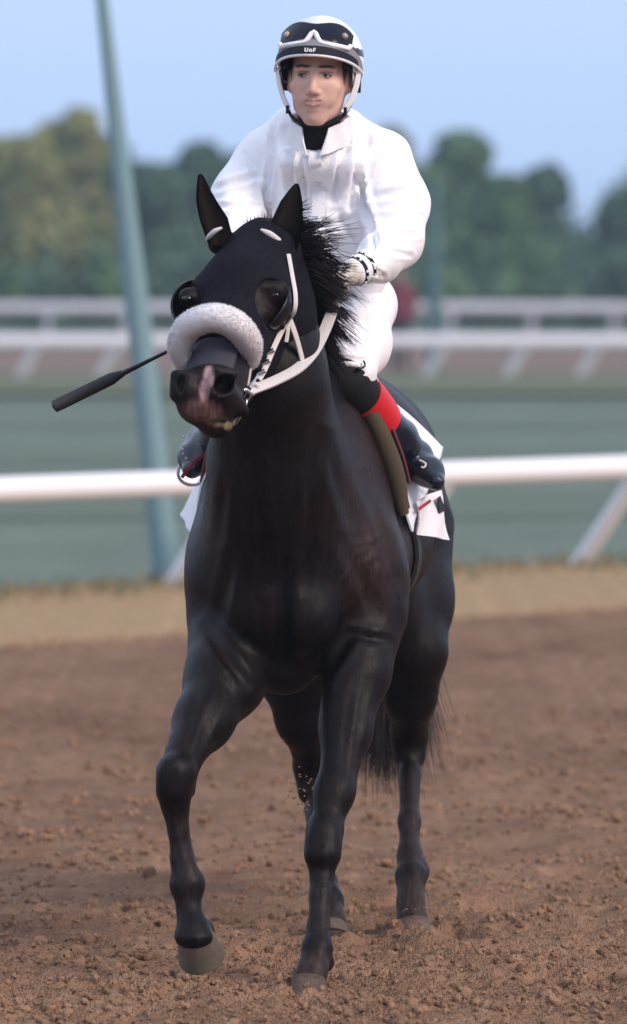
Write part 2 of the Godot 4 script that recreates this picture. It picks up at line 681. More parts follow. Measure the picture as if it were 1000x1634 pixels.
	for e in [[-60.0, -4.4, -0.054], [60.0, -4.4, -0.054], [60.0, -3.5, -0.006], [-60.0, -3.5, -0.006]]:
		bank.append(lowdirt.vert(foot0 + along * e[0] + away * e[1] + Vector3(0, e[2], 0), Vector3.UP))
	lowdirt.quad(bank[0], bank[1], bank[2], bank[3])
	struct(put(lowdirt, "dirt_track", dirt), "brown dirt racing track")
	for e in [[662, 1490, 0.07], [440, 1525, 0.10], [600, 1610, 0.08], [180, 1585, 0.11], [90, 1460, 0.12], [790, 1450, 0.10], [860, 1560, 0.11], [560, 1440, 0.10], [720, 1500, 0.09], [250, 1420, 0.1], [930, 1400, 0.12], [60, 1370, 0.11], [380, 1600, 0.08]]:
		var d: float = EYE * FOCAL / (e[1] - HORIZON)
		prints.append(Vector3((e[0] - 500.0) / FOCAL * d, -d, e[2]))
	for e in [[488, 1586], [664, 1500], [529, 1502]]:
		var d: float = EYE * FOCAL / (e[1] - HORIZON)
		mounds.append(Vector2((e[0] - 500.0) / FOCAL * d, -d))
	var g := Acc.new()
	# fine rows in focus, wider rows beyond; all one sheet
	var zs := []
	var z := -12.6
	while z > -33.0:
		zs.append(z)
		z -= 0.012 if z > -15.4 else (0.018 if z > -18.0 else 0.05 if z > -22.0 else 0.1)
	var nx := 320
	g.col = Color.WHITE
	for zz in zs:
		var w: float = 0.058 * -zz + 1.0
		for j in nx + 1:
			var x: float = -w + 2.0 * w * j / nx
			var s: float = (Vector3(x, 0, zz) - foot0).dot(away)
			var y := dirt_height(x, zz) * clampf((-3.7 - s) * 1.2, 0.0, 1.0)
			y = lerpf(-0.054, y, minf(smoothstep(0.0, 0.8, w - absf(x)), smoothstep(0.0, 0.7, -12.6 - zz)))
			if s > -3.3: y = -0.06
			var damp := 0.90 + 0.30 * dirt_noise.get_noise_2d(x * 0.9 + 5.0, zz * 0.5) + 0.16 * clump_noise.get_noise_2d(x * 3.0, zz * 2.0)
			g.col = Color(damp, damp * 0.995, damp * 0.99)
			g.vert(Vector3(x, y, zz), Vector3.UP)
	for a in zs.size() - 1:
		for b in nx:
			var o: int = a * (nx + 1) + b
			g.quad(o, o + 1, o + nx + 2, o + nx + 1)
	var w := nx + 1
	for a in zs.size():
		for b in w:
			var p1: Vector3 = g.v[a * w + mini(b + 1, nx)] - g.v[a * w + maxi(b - 1, 0)]
			var p2: Vector3 = g.v[mini(a + 1, zs.size() - 1) * w + b] - g.v[maxi(a - 1, 0) * w + b]
			var q := p1.cross(p2).normalized()
			g.n[a * w + b] = q if q.y > 0.0 else -q
	struct(put(g, "churned_dirt", dirt), "churned brown dirt with hoof prints under the horse")
	# loose clods, far too many to count
	var lump := Acc.new()
	var ls := Sdf.new()
	ls.cell = 0.16
	var ln := FastNoiseLite.new()
	ln.frequency = 1.4; ln.seed = 5
	ls.noise = ln; ls.noise_amp = 0.5; ls.mottle = 0.0
	ls.base = Color.WHITE
	ls.blob(Vector3.ZERO, Vector3(0.5, 0.36, 0.45))
	ls.build(lump)
	var mm := MultiMesh.new()
	mm.transform_format = MultiMesh.TRANSFORM_3D
	mm.use_colors = true
	var lm := lump.mesh()
	var clod := mat(Color.WHITE, 0.95, 0.2, true)
	relief(clod, noise_tex(0.08, 4), 0.5, Vector3(6, 6, 6))
	lm.surface_set_material(0, clod)
	mm.mesh = lm
	mm.instance_count = 26000
	for k in 26000:
		var d := 12.9 + pow(rng.randf(), 1.7) * 11.0
		var x := rng.randf_range(-1, 1) * (0.060 * d + 0.1)
		var near := clump_noise.get_noise_2d(x * 2.2 + 70.0, d * 2.2)
		if near < 0.05 and rng.randf() < 0.6:
			x = rng.randf_range(-1, 1) * (0.060 * d + 0.1)
			d = 12.9 + rng.randf() * 2.6
		var s := 0.0028 + 0.013 * pow(rng.randf(), 5.0) * (1.0 + near)
		if rng.randf() < 0.006: s = rng.randf_range(0.012, 0.028)
		var y := dirt_height(x, -d)
		var b := Basis.from_euler(Vector3(rng.randf() * TAU, rng.randf() * TAU, rng.randf() * TAU)).scaled(Vector3(s, s, s) * 1.6)
		mm.set_instance_transform(k, Transform3D(b, Vector3(x, y + s * 0.25, -d)))
		var t := rng.randf_range(0.75, 1.15)
		mm.set_instance_color(k, Color(0.285 * t, 0.168 * t, 0.106 * t))
	var mi := MultiMeshInstance3D.new()
	mi.name = "dirt_clods"
	mi.multimesh = mm
	add_child(mi)
	mi.set_meta("kind", "stuff")
	tag(mi, "loose brown clods and crumbs strewn over the churned dirt", "dirt")


# ---------------------------------------------------------------- far things
func leaf_cloud(acc: Acc, centre: Vector3, r: Vector3, count: int, size: float, tones: Array) -> void:
	for k in count:
		var u := Vector3(rng.randfn(), rng.randfn(), rng.randfn()).normalized() * pow(rng.randf(), 0.45)
		var p := centre + u * r
		var nn := (u + Vector3(rng.randfn(), rng.randfn(), rng.randfn()) * 0.5).normalized()
		var a := nn.cross(Vector3(rng.randfn(), rng.randfn(), rng.randfn())).normalized()
		var b := nn.cross(a)
		var s := size * rng.randf_range(0.6, 1.4)
		var t: Color = tones[rng.randi() % tones.size()]
		var f := rng.randf_range(0.75, 1.2)
		acc.col = Color(t.r * f, t.g * f, t.b * f)
		var i0 := acc.vert(p - a * s, nn)
		var i1 := acc.vert(p + b * s * 0.6 + nn * s * 0.2, nn)
		var i2 := acc.vert(p + a * s, nn)
		var i3 := acc.vert(p - b * s * 0.6 + nn * s * 0.2, nn)
		acc.quad(i0, i1, i2, i3)


func build_far() -> void:
	# the far dirt track beyond the turf
	var far_dirt := mat(lin(0.165, 0.118, 0.098), 0.95, 0.2)
	var acc := Acc.new()
	var ids := []
	for e in [[-120, -96], [120, -99], [120, -128], [-120, -128]]:
		ids.append(acc.vert(Vector3(e[0], -0.006, e[1]), Vector3.UP))
	acc.quad(ids[0], ids[1], ids[2], ids[3])
	struct(put(acc, "far_dirt_track", far_dirt), "far brown dirt strip behind the low white rail")
	acc = Acc.new()
	ids = []
	for e in [[-120, -84], [120, -80], [120, -98.99], [-120, -95.99]]:
		ids.append(acc.vert(Vector3(e[0], -0.006, e[1]), Vector3.UP))
	acc.quad(ids[0], ids[1], ids[2], ids[3])
	struct(put(acc, "dry_grass_verge", mat(lin(0.115, 0.125, 0.082), 0.95, 0.2)), "dry olive grass edge in front of the far dirt strip")
	# trees: pixel column and top row, half width, distance, tone
	var leafm := mat(Color.WHITE, 0.8, 0.25, true)
	leafm.backlight_enabled = true
	leafm.backlight = Color(0.25, 0.25, 0.2)
	var bark := mat(lin(0.06, 0.05, 0.04), 0.9, 0.2)
	var olive := [lin(0.225, 0.239, 0.087), lin(0.189, 0.217, 0.087), lin(0.261, 0.246, 0.116)]
	var green := [lin(0.109, 0.181, 0.094), lin(0.131, 0.210, 0.102), lin(0.087, 0.160, 0.087)]
	var dark := [lin(0.072, 0.131, 0.087), lin(0.094, 0.152, 0.102), lin(0.065, 0.116, 0.080)]
	var spots := [
		[-40, 205, 60, 205, olive, "olive green tree cut by the frame edge behind the whip side"],
		[30, 215, 60, 190, olive, "broad yellow-green tree standing at the outer side of the leaning pole"],
		[110, 185, 62, 200, olive, "tallest yellow-green tree just outside the leaning pole"],
		[172, 235, 40, 210, dark, "small dark tree directly behind the leaning pole"],
		[250, 262, 46, 185, dark, "low dark green tree between the pole and the horse's ear"],
		[322, 236, 50, 200, dark, "round dark tree just beside the rider's elbow, above the horse's ear"],
		[395, 250, 50, 195, dark, "dark tree behind the rider's whip arm"],
		[470, 245, 50, 205, green, "green tree directly behind the rider's body"],
		[560, 240, 50, 215, green, "green tree behind the rider's rein arm"],
		[622, 205, 34, 240, olive, "hazy thin tree peeping above the rider's shoulder"],
		[670, 262, 40, 200, green, "leafy tree beside the rider's sleeve"],
		[738, 208, 42, 205, green, "tall round green tree to the side of the rider's sleeve"],
		[800, 285, 50, 185, green, "lower green tree between the tall round tree and the slim tree"],
		[868, 268, 34, 200, dark, "slim upright tree beyond the far rail, before the gap of sky"],
		[930, 392, 40, 190, dark, "short bushy tree under the gap of sky"],
		[1000, 305, 44, 195, dark, "dark tree cut by the frame edge beyond the far rail"],
		[1075, 280, 60, 205, green, "green tree wholly past the frame edge"],
	]
	for s in spots:
		var d: float = s[3]
		var top := at(s[0], s[1], d)
		var h := top.y
		var root := thing("tree", Vector3(top.x, -0.02, top.z), s[5], "tree", "trees behind the far rails")
		var hw: float = s[2] / FOCAL * d
		var tr := Acc.new()
		tr.tube([Vector3(top.x, -0.1, top.z), Vector3(top.x + 0.05, h * 0.3, top.z), Vector3(top.x - 0.08, h * 0.6, top.z), Vector3(top.x, h * 0.85, top.z)], [0.22, 0.16, 0.1, 0.04], 7)
		for q in 4:
			var an := TAU * q / 4.0 + rng.randf()
			var o := Vector3(cos(an), 0, sin(an)) * hw * 0.6
			tr.tube([Vector3(top.x, h * 0.35, top.z), Vector3(top.x, h * 0.5, top.z) + o * 0.5, Vector3(top.x, h * 0.68, top.z) + o], [0.09, 0.06, 0.02], 6)
		put(tr, "trunk", bark, root)
		var cr := Acc.new()
		leaf_cloud(cr, Vector3(top.x, h - hw * 1.0, top.z), Vector3(hw * 1.15, hw * 1.0, hw), 1300, 0.20, s[4])
		leaf_cloud(cr, Vector3(top.x, h * 0.42, top.z), Vector3(hw * 1.25, h * 0.34, hw), 1300, 0.22, s[4])
		for q in 9:
			var u := Vector3(rng.randf_range(-1, 1), rng.randf_range(-0.9, 1.0), rng.randf_range(-1, 1))
			var wide := 1.0 - 0.55 * maxf(u.y, 0.0)
			leaf_cloud(cr, Vector3(top.x + u.x * hw * 0.85 * wide, h - hw * 0.95 + u.y * hw * 0.85, top.z + u.z * hw * 0.7), Vector3(hw * 0.5, hw * 0.32, hw * 0.4), 260, 0.18, s[4])
		put(cr, "crown", leafm, root)
	# the thicket at the foot of the trees
	var hedge := Acc.new()
	for k in 190:
		var x := -46.0 + 92.0 * k / 189.0
		leaf_cloud(hedge, Vector3(x, rng.randf_range(0.3, 1.2), -172.0 + rng.randf_range(-6, 6)), Vector3(0.7, rng.randf_range(0.7, 1.6), 0.8), 170, 0.2, dark if rng.randf() < 0.75 else green)
	for k in 56:      # the belt of trees goes on past both edges of the picture
		var x := (11.5 + 1.6 * k) if k < 28 else -(13.5 + 1.6 * (k - 28))
		var top := rng.randf_range(3.6, 6.0)
		leaf_cloud(hedge, Vector3(x, top * 0.5, -195.0 + rng.randf_range(-9, 9)), Vector3(1.9, top * 0.5, 1.2), 620, 0.25, green if rng.randf() < 0.6 else dark)
	for k in 50:
		var x := -20.0 + 40.0 * k / 49.0
		leaf_cloud(hedge, Vector3(x, rng.randf_range(1.2, 2.6), -215.0 + rng.randf_range(-6, 6)), Vector3(1.0, 1.8, 0.8), 200, 0.25, dark)
	var hn := put(hedge, "thicket", leafm)
	hn.set_meta("kind", "stuff")
	tag(hn, "dark green thicket along the foot of the trees", "undergrowth")


# ---------------------------------------------------------------- rails and poles
func build_rails() -> void:
	# near rail: a round top rail carried by slanting posts whose feet stand on the turf side
	var h := 0.600
	var line := foot0 - away * 0.50
	var root := thing("running_rail", Vector3(line.x, 0, line.z), "white running rail close behind the horse on slanting posts", "rail")
	var a := Acc.new()
	var pts := []
	for k in 31:
		pts.append(line + along * (-14.0 + k) + Vector3(0, h, 0))
	a.tube(pts, [0.069], 18)
	put(a, "top_rail", rail_white, root)
	for k in range(-4, 5):
		var foot := foot0 + along * (3.4 * k)
		var top := foot - away * 0.50 + Vector3(0, h - 0.03, 0)
		var p := Acc.new()
		p.tube([foot.lerp(top, -0.12), foot.lerp(top, 0.5), top], [0.052, 0.052, 0.050], 12)
		var post := put(p, "post", rail_white, root)
		var c := Acc.new()
		c.tube([top - along * 0.09 + Vector3(0, 0.03, 0), top + along * 0.09 + Vector3(0, 0.03, 0)], [0.075], 18)
		put(c, "collar", rail_white, post)
	for t in [-2.05, 1.72]:
		var q: Vector3 = line + along * t + Vector3(0, h - 0.06, 0)
		var b := Acc.new()
		b.tube([q, q + Vector3(0, -0.09, 0) + away * 0.06, q + Vector3(0, -0.14, 0) + away * 0.12], [0.04, 0.035, 0.02], 10)
		put(b, "bracket", rail_white, root)
	# two far rails
	var far_white := mat(lin(0.74, 0.71, 0.75), 0.5)
	for e in [[544.0, 20.0, 94.0, 600.0, [62, 190, 318, 446, 574, 712, 842, 958], 32.0, "far_rail", "low white rail in front of the far dirt strip"], [491.5, 17.0, 126.0, 556.0, [76, 200, 330, 460, 590, 720, 850, 982], 5.0, "outer_rail", "grey-white outer rail behind the far dirt strip, nearest the trees"]]:
		var d: float = e[2]
		var y: float = EYE + (HORIZON - e[0]) / FOCAL * d
		var rr := thing(e[6], Vector3(0, 0, -d), e[7], "rail")
		var t := Acc.new()
		var ps := []
		for k in 51:
			ps.append(Vector3(-40.0 + 1.6 * k, y, -d))
		t.tube(ps, [e[1] * 0.5 / FOCAL * d], 14, Vector3.UP, 0.5)
		put(t, "top_rail", far_white if d < 100.0 else rail_grey, rr)
		var columns: Array = e[4].duplicate()
		for k in 12:
			columns.append(1088.0 + 128.0 * k)
			columns.append(-66.0 - 128.0 * k)
		for px in columns:
			var foot := Vector3((px - e[5] - 500.0) / FOCAL * d, -0.05, -d - 0.35)
			var p := Acc.new()
			p.tube([foot, Vector3((px - 500.0) / FOCAL * d, y, -d)], [0.085, 0.08], 10)
			put(p, "post", rail_white if d < 100.0 else rail_grey, rr)
	# poles
	var teal := mat(lin(0.16, 0.26, 0.285), 0.45)
	var f := at(268, 925, 33.6)
	var t2 := at(163, 0, 33.6)
	var dirv := (t2 - f)
	var pole := Acc.new()
	pole.tube([f - dirv * 0.03, f, f + dirv * 0.5, t2, f + dirv * 1.45], [0.084, 0.082, 0.070, 0.038, 0.026], 16)
	tag(put(pole, "leaning_pole", teal), "tall teal metal pole leaning beside the near rail", "pole")
	var p2 := Acc.new()
	var b2 := at(693, 594, 97.0)
	p2.tube([Vector3(b2.x, -0.1, b2.z), Vector3(b2.x, 1.6, b2.z), Vector3(b2.x, 3.2, b2.z)], [0.13, 0.12, 0.10], 12)
	tag(put(p2, "distant_pole", mat(lin(0.06, 0.13, 0.14), 0.6)), "short dark teal pole standing at the low far rail", "pole")
	# a person in red beyond the rail
	var s := Sdf.new()
	s.cell = 0.035
	s.base = lin(0.05, 0.04, 0.06)
	var o := at(636, 590, 99.0)
	o.y = 0.0
	var red := lin(0.17, 0.04, 0.06)
	s.chain([o + Vector3(-0.1, 0.05, 0), o + Vector3(-0.11, 0.48, 0.02), o + Vector3(-0.09, 0.9, 0)], [0.06, 0.07, 0.10], 0.04)
	s.chain([o + Vector3(0.1, 0.05, 0.1), o + Vector3(0.11, 0.48, 0.08), o + Vector3(0.09, 0.9, 0)], [0.06, 0.07, 0.10], 0.04)
	s.bone(o + Vector3(-0.1, 0.04, 0), o + Vector3(-0.11, 0.04, 0.16), 0.05, 0.04)
	s.bone(o + Vector3(0.1, 0.04, 0.1), o + Vector3(0.12, 0.04, 0.26), 0.05, 0.04)
	s.chain([o + Vector3(0, 0.95, 0), o + Vector3(0, 1.2, 0), o + Vector3(0, 1.38, 0)], [0.15, 0.15, 0.17], 0.06, Vector3.RIGHT, 1.15)
	for sg in [-1.0, 1.0]:
		s.chain([o + Vector3(0.2 * sg, 1.40, 0), o + Vector3(0.27 * sg, 1.12, 0.0), o + Vector3(0.22 * sg, 0.88, 0.12)], [0.07, 0.055, 0.045], 0.04)
	s.bone(o + Vector3(0, 1.45, 0), o + Vector3(0, 1.56, 0), 0.055, 0.055)
	s.blob(o + Vector3(0, 1.66, 0.01), Vector3(0.08, 0.115, 0.1))
	s.paints = [[o + Vector3(0, 1.18, 0), Vector3(0.6, 0.30, 0.6), red, 1.0], [o + Vector3(0, 1.66, 0.02), 0.13, lin(0.35, 0.2, 0.16), 1.0], [o + Vector3(0, 1.76, -0.03), 0.10, lin(0.02, 0.015, 0.012), 1.0]]
	var pa := Acc.new()
	s.build(pa)
	tag(put(pa, "person", mat(Color.WHITE, 0.8, 0.3, true)), "person in a red jacket and dark trousers standing at the far rail", "person")

# ---------------------------------------------------------------- the horse
var head_side := Vector3(cos(deg_to_rad(20.0)), 0.03, sin(deg_to_rad(20.0))).normalized()
var horse_body: Node3D
var trunk_sdf: Sdf
var trunk_bones := 0
var face_n: Vector3      # out of the forehead
var head_up: Vector3     # along the face towards the poll


func head_shape(s: Sdf) -> void:
	var S := head_side
	s.bone(hp(421, 402, .15), hp(392, 470, .26), .088, .104, .05, S, 1.0, 1.02)       # cranium to eyes
	s.bone(hp(392, 470, .26), hp(366, 540, .37), .104, .085, .05, S, 1.02, .92)
	s.bone(hp(366, 540, .37), hp(345, 605, .475), .085, .062, .05, S, .92, 1.0)       # nasal bone
	s.bone(hp(345, 605, .475), hp(333, 640, .515), .062, .060, .05, S, 1.0, 1.18)
	s.bone(hp(436, 500, .08), hp(376, 625, .36), .078, .046, .06, S, .95, 1.0)        # jaw
	s.blob(hp(446, 500, .10), Vector3(.075, .095, .085), .05)                          # cheek
	s.bone(hp(324, 478, .29), hp(444, 480, .29), .040, .040, .04)                      # brow bones over the eyes


func build_horse() -> void:
	var L := lat
	head_up = (hp(408, 372, .26) - hp(345, 585, .53)).normalized()
	face_n = head_side.cross(head_up).normalized()
	if face_n.z < 0.0: face_n = -face_n
	var root := thing("racehorse", chest, "near-black racehorse walking towards the camera with one foreleg lifted", "horse")
	var s := Sdf.new()
	s.cell = 0.0105
	# trunk
	s.bone(hq(-.24, 1.02), hq(-.45, 1.15), .235, .385, .06, L, .94, .585)
	s.bone(hq(-.45, 1.15), hq(-.85, 1.16), .385, .345, .06, L, .585, .75)
	s.bone(hq(-.85, 1.16), hq(-1.15, 1.21), .345, .295, .06, L, .75, .90)
	s.bone(hq(-1.15, 1.21), hq(-1.38, 1.235), .295, .285, .06, L, .90, .93)
	for sg in [-1.0, 1.0]:
		s.bone(hq(-.38, 1.03, .135 * sg), hq(-.85, 1.07, .155 * sg), .13, .14, .08)
	s.bone(hq(-.30, 1.44), hq(-.66, 1.475), .075, .07, .10)                         # withers
	s.bone(hq(-1.1, 1.45), hq(-1.5, 1.40), .09, .08, .10)                           # croup
	# breast
	s.blob(hp(415, 980, -.035), Vector3(.076, .090, .080), .025)
	s.blob(hp(488, 985, -.035), Vector3(.076, .092, .080), .025)
	s.blob(hp(452, 905, -.12), Vector3(.13, .14, .12), .08)
	s.blob(hp(361, 925, -.22), Vector3(.090, .17, .13), .05)
	s.blob(hp(580, 915, -.26), Vector3(.100, .19, .14), .05)
	s.bone(hp(366, 800, -.36), hp(362, 940, -.22), .08, .090, .06)
	s.bone(hp(555, 780, -.42), hp(588, 930, -.26), .08, .10, .06)
	s.bone(hp(452, 1048, -.14), hp(466, 1030, -.42), .10, .10, .06)                 # breastbone
	# neck
	s.bone(hp(432, 455, .06), hp(434, 610, .05), .125, .165, .07, L, .80, .76)
	s.bone(hp(434, 610, .05), hp(443, 760, -.10), .165, .22, .08, L, .76, .74)
	s.bone(hp(443, 760, -.10), hp(452, 880, -.22), .22, .25, .10, L, .74, .90)
	s.bone(hp(460, 560, -.12), hp(482, 640, -.30), .09, .11, .09)                   # crest
	s.bone(hp(390, 690, .06), hp(420, 960, -.05), .045, .06, .06)                   # neck muscles in front
	s.bone(hp(486, 690, .02), hp(500, 940, -.10), .045, .07, .06)
	trunk_bones = s.A.size()
	trunk_sdf = s
	# fore legs
	s.chain([hp(582, 985, -.22), hp(571, 1075, -.12), hp(552, 1170, -.02), hp(533, 1265, .09), hp(521, 1318, .14)], [.108, .078, .062, .047, .043], .04)
	s.chain([hp(517, 1328, .155), hp(515, 1362, .185)], [.0505, .049], .02)
	s.blob(hp(516, 1338, .19), Vector3(.036, .045, .020), .02)
	s.chain([hp(514, 1390, .19), hp(511, 1430, .23), hp(508, 1480, .27), hp(506, 1512, .30)], [.034, .0265, .0285, .037], .014)
	s.bone(hp(513, 1400, .16), hp(512, 1480, .22), .016, .016, .02)                 # tendon
	s.chain([hp(506, 1515, .30), hp(499, 1545, .335), hp(494, 1562, .35)], [.037, .035, .041], .02)
	s.blob(hp(520, 1535, .26), Vector3(.022, .026, .022), .02)
	s.blob(hp(545, 1150, -.06), Vector3(.05, .11, .06), .04)
	s.chain([hp(372, 1000, -.18), hp(358, 1085, -.02), hp(325, 1150, .12), hp(292, 1208, .25)], [.118, .100, .073, .052], .04)
	s.chain([hp(281, 1232, .30), hp(277, 1260, .31)], [.054, .048], .02)
	s.blob(hp(275, 1240, .335), Vector3(.036, .048, .022), .02)
	s.bone(hp(309, 1205, .22), hp(300, 1262, .27), .018, .020, .02)
	s.chain([hp(279, 1285, .30), hp(284, 1325, .285), hp(290, 1372, .28), hp(297, 1402, .28)], [.039, .0255, .027, .038], .014)
	s.bone(hp(290, 1320, .25), hp(300, 1375, .25), .015, .018, .02)
	s.blob(hp(300, 1412, .27), Vector3(.041, .040, .044), .02)
	s.chain([hp(298, 1418, .28), hp(301, 1452, .29), hp(307, 1482, .31)], [.036, .0275, .043], .02)
	s.blob(hp(324, 1486, .27), Vector3(.030, .032, .03), .02)
	s.blob(hp(309, 1496, .325), Vector3(.049, .030, .045), .015)
	# hind legs
	s.chain([hp(620, 850, -1.35), hp(638, 960, -1.22), hp(655, 1040, -1.12), hp(655, 1110, -1.16), hp(653, 1165, -1.26)], [.185, .143, .094, .066, .049], .05)
	s.blob(hp(620, 960, -1.05), Vector3(.09, .15, .13), .06)
	s.chain([hp(653, 1172, -1.29), hp(653, 1205, -1.27)], [.053, .047], .03)
	s.chain([hp(653, 1235, -1.22), hp(653, 1310, -1.10), hp(654, 1365, -1.02), hp(656, 1395, -.97)], [.034, .0265, .029, .039], .03)
	s.chain([hp(656, 1400, -.96), hp(655, 1440, -.90), hp(658, 1468, -.87)], [.039, .033, .044], .02)
	s.blob(hp(672, 1390, -1.0), Vector3(.022, .03, .022), .02)
	s.chain([hp(500, 860, -1.40), hp(480, 980, -1.22), hp(468, 1065, -1.08), hp(483, 1150, -1.14), hp(496, 1215, -1.27)], [.215, .155, .100, .066, .047], .05)
	s.chain([hp(497, 1225, -1.29), hp(500, 1262, -1.27)], [.051, .046], .03)
	s.chain([hp(503, 1290, -1.20), hp(510, 1350, -1.05), hp(517, 1405, -.93), hp(522, 1435, -.86)], [.034, .0265, .029, .040], .03)
	s.chain([hp(522, 1438, -.86), hp(526, 1465, -.80), hp(528, 1480, -.78)], [.040, .036, .043], .02)
	# what the coat looks like: black brown, dust on the lower legs
	s.noise = FastNoiseLite.new()
	s.noise.frequency = 1.6; s.noise.seed = 4; s.noise.fractal_octaves = 3
	s.noise_amp = 0.006
	s.mottle = 0.35
	s.base = lin(.0150, .0100, .0102)
	var dust := lin(.060, .046, .046)
	var brown := lin(.046, .025, .023)
	s.paints = [
		[hp(590, 830, -.4), Vector3(.16, .30, .4), brown, .9],
		[hp(345, 830, -.4), Vector3(.12, .25, .4), brown, .8],
		[hp(700, 860, -.9), Vector3(.16, .22, .3), lin(.020, .015, .016), .8],
		[hp(286, 1350, .285), Vector3(.10, .085, .10), dust, .75],
		[hp(297, 1412, .28), Vector3(.05, .05, .06), dust, .35],
		[hp(653, 1330, -1.08), Vector3(.10, .17, .16), dust, .65],
		[hp(656, 1450, -.9), Vector3(.10, .08, .12), lin(.085, .058, .048), .85],
		[hp(500, 1555, .34), Vector3(.10, .055, .10), lin(.075, .050, .043), .9],
		[hp(508, 1450, .25), Vector3(.10, .07, .10), dust, .35],
		[hp(525, 1480, -.8), Vector3(.10, .08, .12), lin(.06, .042, .036), .8],
	]
	s.fold_d = 15.0
	s.folds = [   # grooves and ridges of the front of the body
		[452, 900, 454, 1060, .020, 0.0120], [398, 690, 428, 930, .016, 0.0075], [505, 690, 484, 930, .018, 0.0075], [330, 1000, 396, 1086, .014, 0.0105], [512, 1085, 560, 1010, .014, 0.0105],
		[560, 1010, 618, 1022, .012, 0.0075], [372, 880, 350, 990, .016, 0.0060], [548, 860, 600, 980, .018, 0.0060], [585, 760, 632, 930, .016, 0.0060], [520, 700, 570, 860, .020, 0.0053],
		[560, 868, 596, 862, .007, -.0028], [596, 862, 612, 850, .007, -.0028], [575, 900, 600, 884, .007, -.0028], [590, 890, 588, 910, .007, -.0028], [545, 925, 560, 905, .007, -.0028], [470, 760, 476, 860, .010, 0.0037],
		[360, 760, 350, 860, .014, 0.0045], [318, 1090, 300, 1180, .010, 0.0032], [350, 1100, 318, 1190, .010, 0.0027], [560, 1090, 542, 1230, .010, 0.0032], [585, 1080, 562, 1200, .010, 0.0027],
		[272, 1262, 296, 1262, .006, 0.0027], [500, 1384, 530, 1384, .006, 0.0027], [286, 1300, 294, 1380, .006, 0.0023], [505, 1405, 503, 1480, .006, 0.0023], [505, 1325, 508, 1365, .006, 0.0018], [526, 1325, 524, 1365, .006, 0.0018]]
	var acc := Acc.new()
	s.build(acc)
	# head, on a finer grid
	var h := Sdf.new()
	h.cell = 0.0055
	h.noise = FastNoiseLite.new()
	h.noise.frequency = 9.0; h.noise.seed = 9
	h.noise_amp = 0.0015
	h.mottle = 0.3
	head_shape(h)
	var S := head_side
	# neck stump, so that the two grids join inside the throat
	h.bone(hp(432, 455, .06), hp(436, 540, .05), .118, .13, .05, lat, .8, .8)
	# muzzle
	h.blob(hp(322, 645, .535), Vector3(.062, .050, .050), .03)                       # upper lip
	h.blob(hp(345, 678, .50), Vector3(.042, .034, .045), .025)                       # chin
	h.bone(hp(301, 606, .555), hp(297, 618, .56), .027, .030, .024)                   # nostril wings
	h.bone(hp(354, 606, .57), hp(352, 622, .57), .032, .034, .02)
	h.bone(hp(364, 632, .55), hp(386, 655, .46), .026, .018, .02)                    # corner of the mouth
	h.bone(hp(280, 598, .55), hp(280, 630, .55), .013, .015, .018)                  # nostril rims
	h.bone(hp(344, 590, .59), hp(374, 596, .565), .010, .011, .012)
	h.blob(hp(287, 611, .595), Vector3(.0135, .030, .034), .006, Basis(Vector3.BACK, -.15), true)
	h.blob(hp(357, 614, .60), Vector3(.028, .0235, .048), .006, Basis(Vector3.BACK, .45), true)
	h.cut(hp(296, 668, .60), hp(328, 683, .59), .005, .006, .008)
	h.cut(hp(328, 683, .59), hp(384, 660, .48), .006, .004, .008)
	# eye sockets
	h.blob(hp(441, 466, .33), Vector3(.026, .024, .026), .02)
	h.blob(hp(300, 474, .33), Vector3(.024, .024, .026), .02)
	h.bone(hp(420, 458, .355), hp(450, 456, .335), .010, .010, .012)
	h.bone(hp(420, 498, .365), hp(448, 520, .32), .012, .012, .02)
	h.bone(hp(352, 385, .15), hp(340, 366, .155), .036, .022, .02)
	h.bone(hp(450, 402, .11), hp(459, 376, .12), .040, .026, .02)
	h.base = lin(.0150, .0100, .0102)
	h.paints = [
		[hp(330, 625, .56), Vector3(.12, .075, .12), lin(.030, .022, .026), .9],
		[hp(322, 655, .57), Vector3(.048, .030, .08), lin(.27, .150, .145), .85],
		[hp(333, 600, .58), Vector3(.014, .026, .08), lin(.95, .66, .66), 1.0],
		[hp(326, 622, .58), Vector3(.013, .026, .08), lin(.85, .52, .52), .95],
		[hp(345, 672, .55), Vector3(.026, .016, .08), lin(.21, .16, .12), .8],
		[hp(318, 690, .54), Vector3(.05, .018, .08), lin(.050, .030, .030), .8],
		[hp(364, 680, .53), Vector3(.012, .010, .04), lin(.42, .34, .20), .9],
		[hp(282, 612, .555), Vector3(.015, .030, .05), lin(.005, .004, .005), 1.0],
		[hp(357, 614, .565), Vector3(.025, .021, .05), lin(.006, .004, .005), 1.0],
		[hp(430, 490, .33), Vector3(.045, .06, .08), lin(.017, .010, .010), .9],
	]
	h.build(acc)
	# ears: cupped leaves, open to the front
	ear(acc, [hp(345, 392, .20), hp(331, 350, .20), hp(321, 315, .20), hp(318, 278, .18)], [.036, .040, .025, .003], Vector3(.80, .1, -.55), Vector3(.55, 0, .80))
	ear(acc, [hp(456, 398, .16), hp(463, 358, .17), hp(469, 324, .16), hp(474, 293, .13)], [.036, .040, .028, .003], Vector3(.97, -.12, .20), Vector3(-.30, .05, .95))
	horse_body = put(acc, "body", coat_mat, root)
	# eyes
	for e in [[437, 468, .352], [297, 474, .355]]:
		var a := Acc.new()
		a.ball(hp(e[0], e[1], e[2]) - face_n * .0070, Vector3(.015, .010, .012))
		put(a, "eye", mat(lin(.003, .002, .002), .05, .5), root)
	# hooves
	var horn := relief(mat(Color.WHITE, .6, .4, true), fine, .4, Vector3(3, 30, 3))
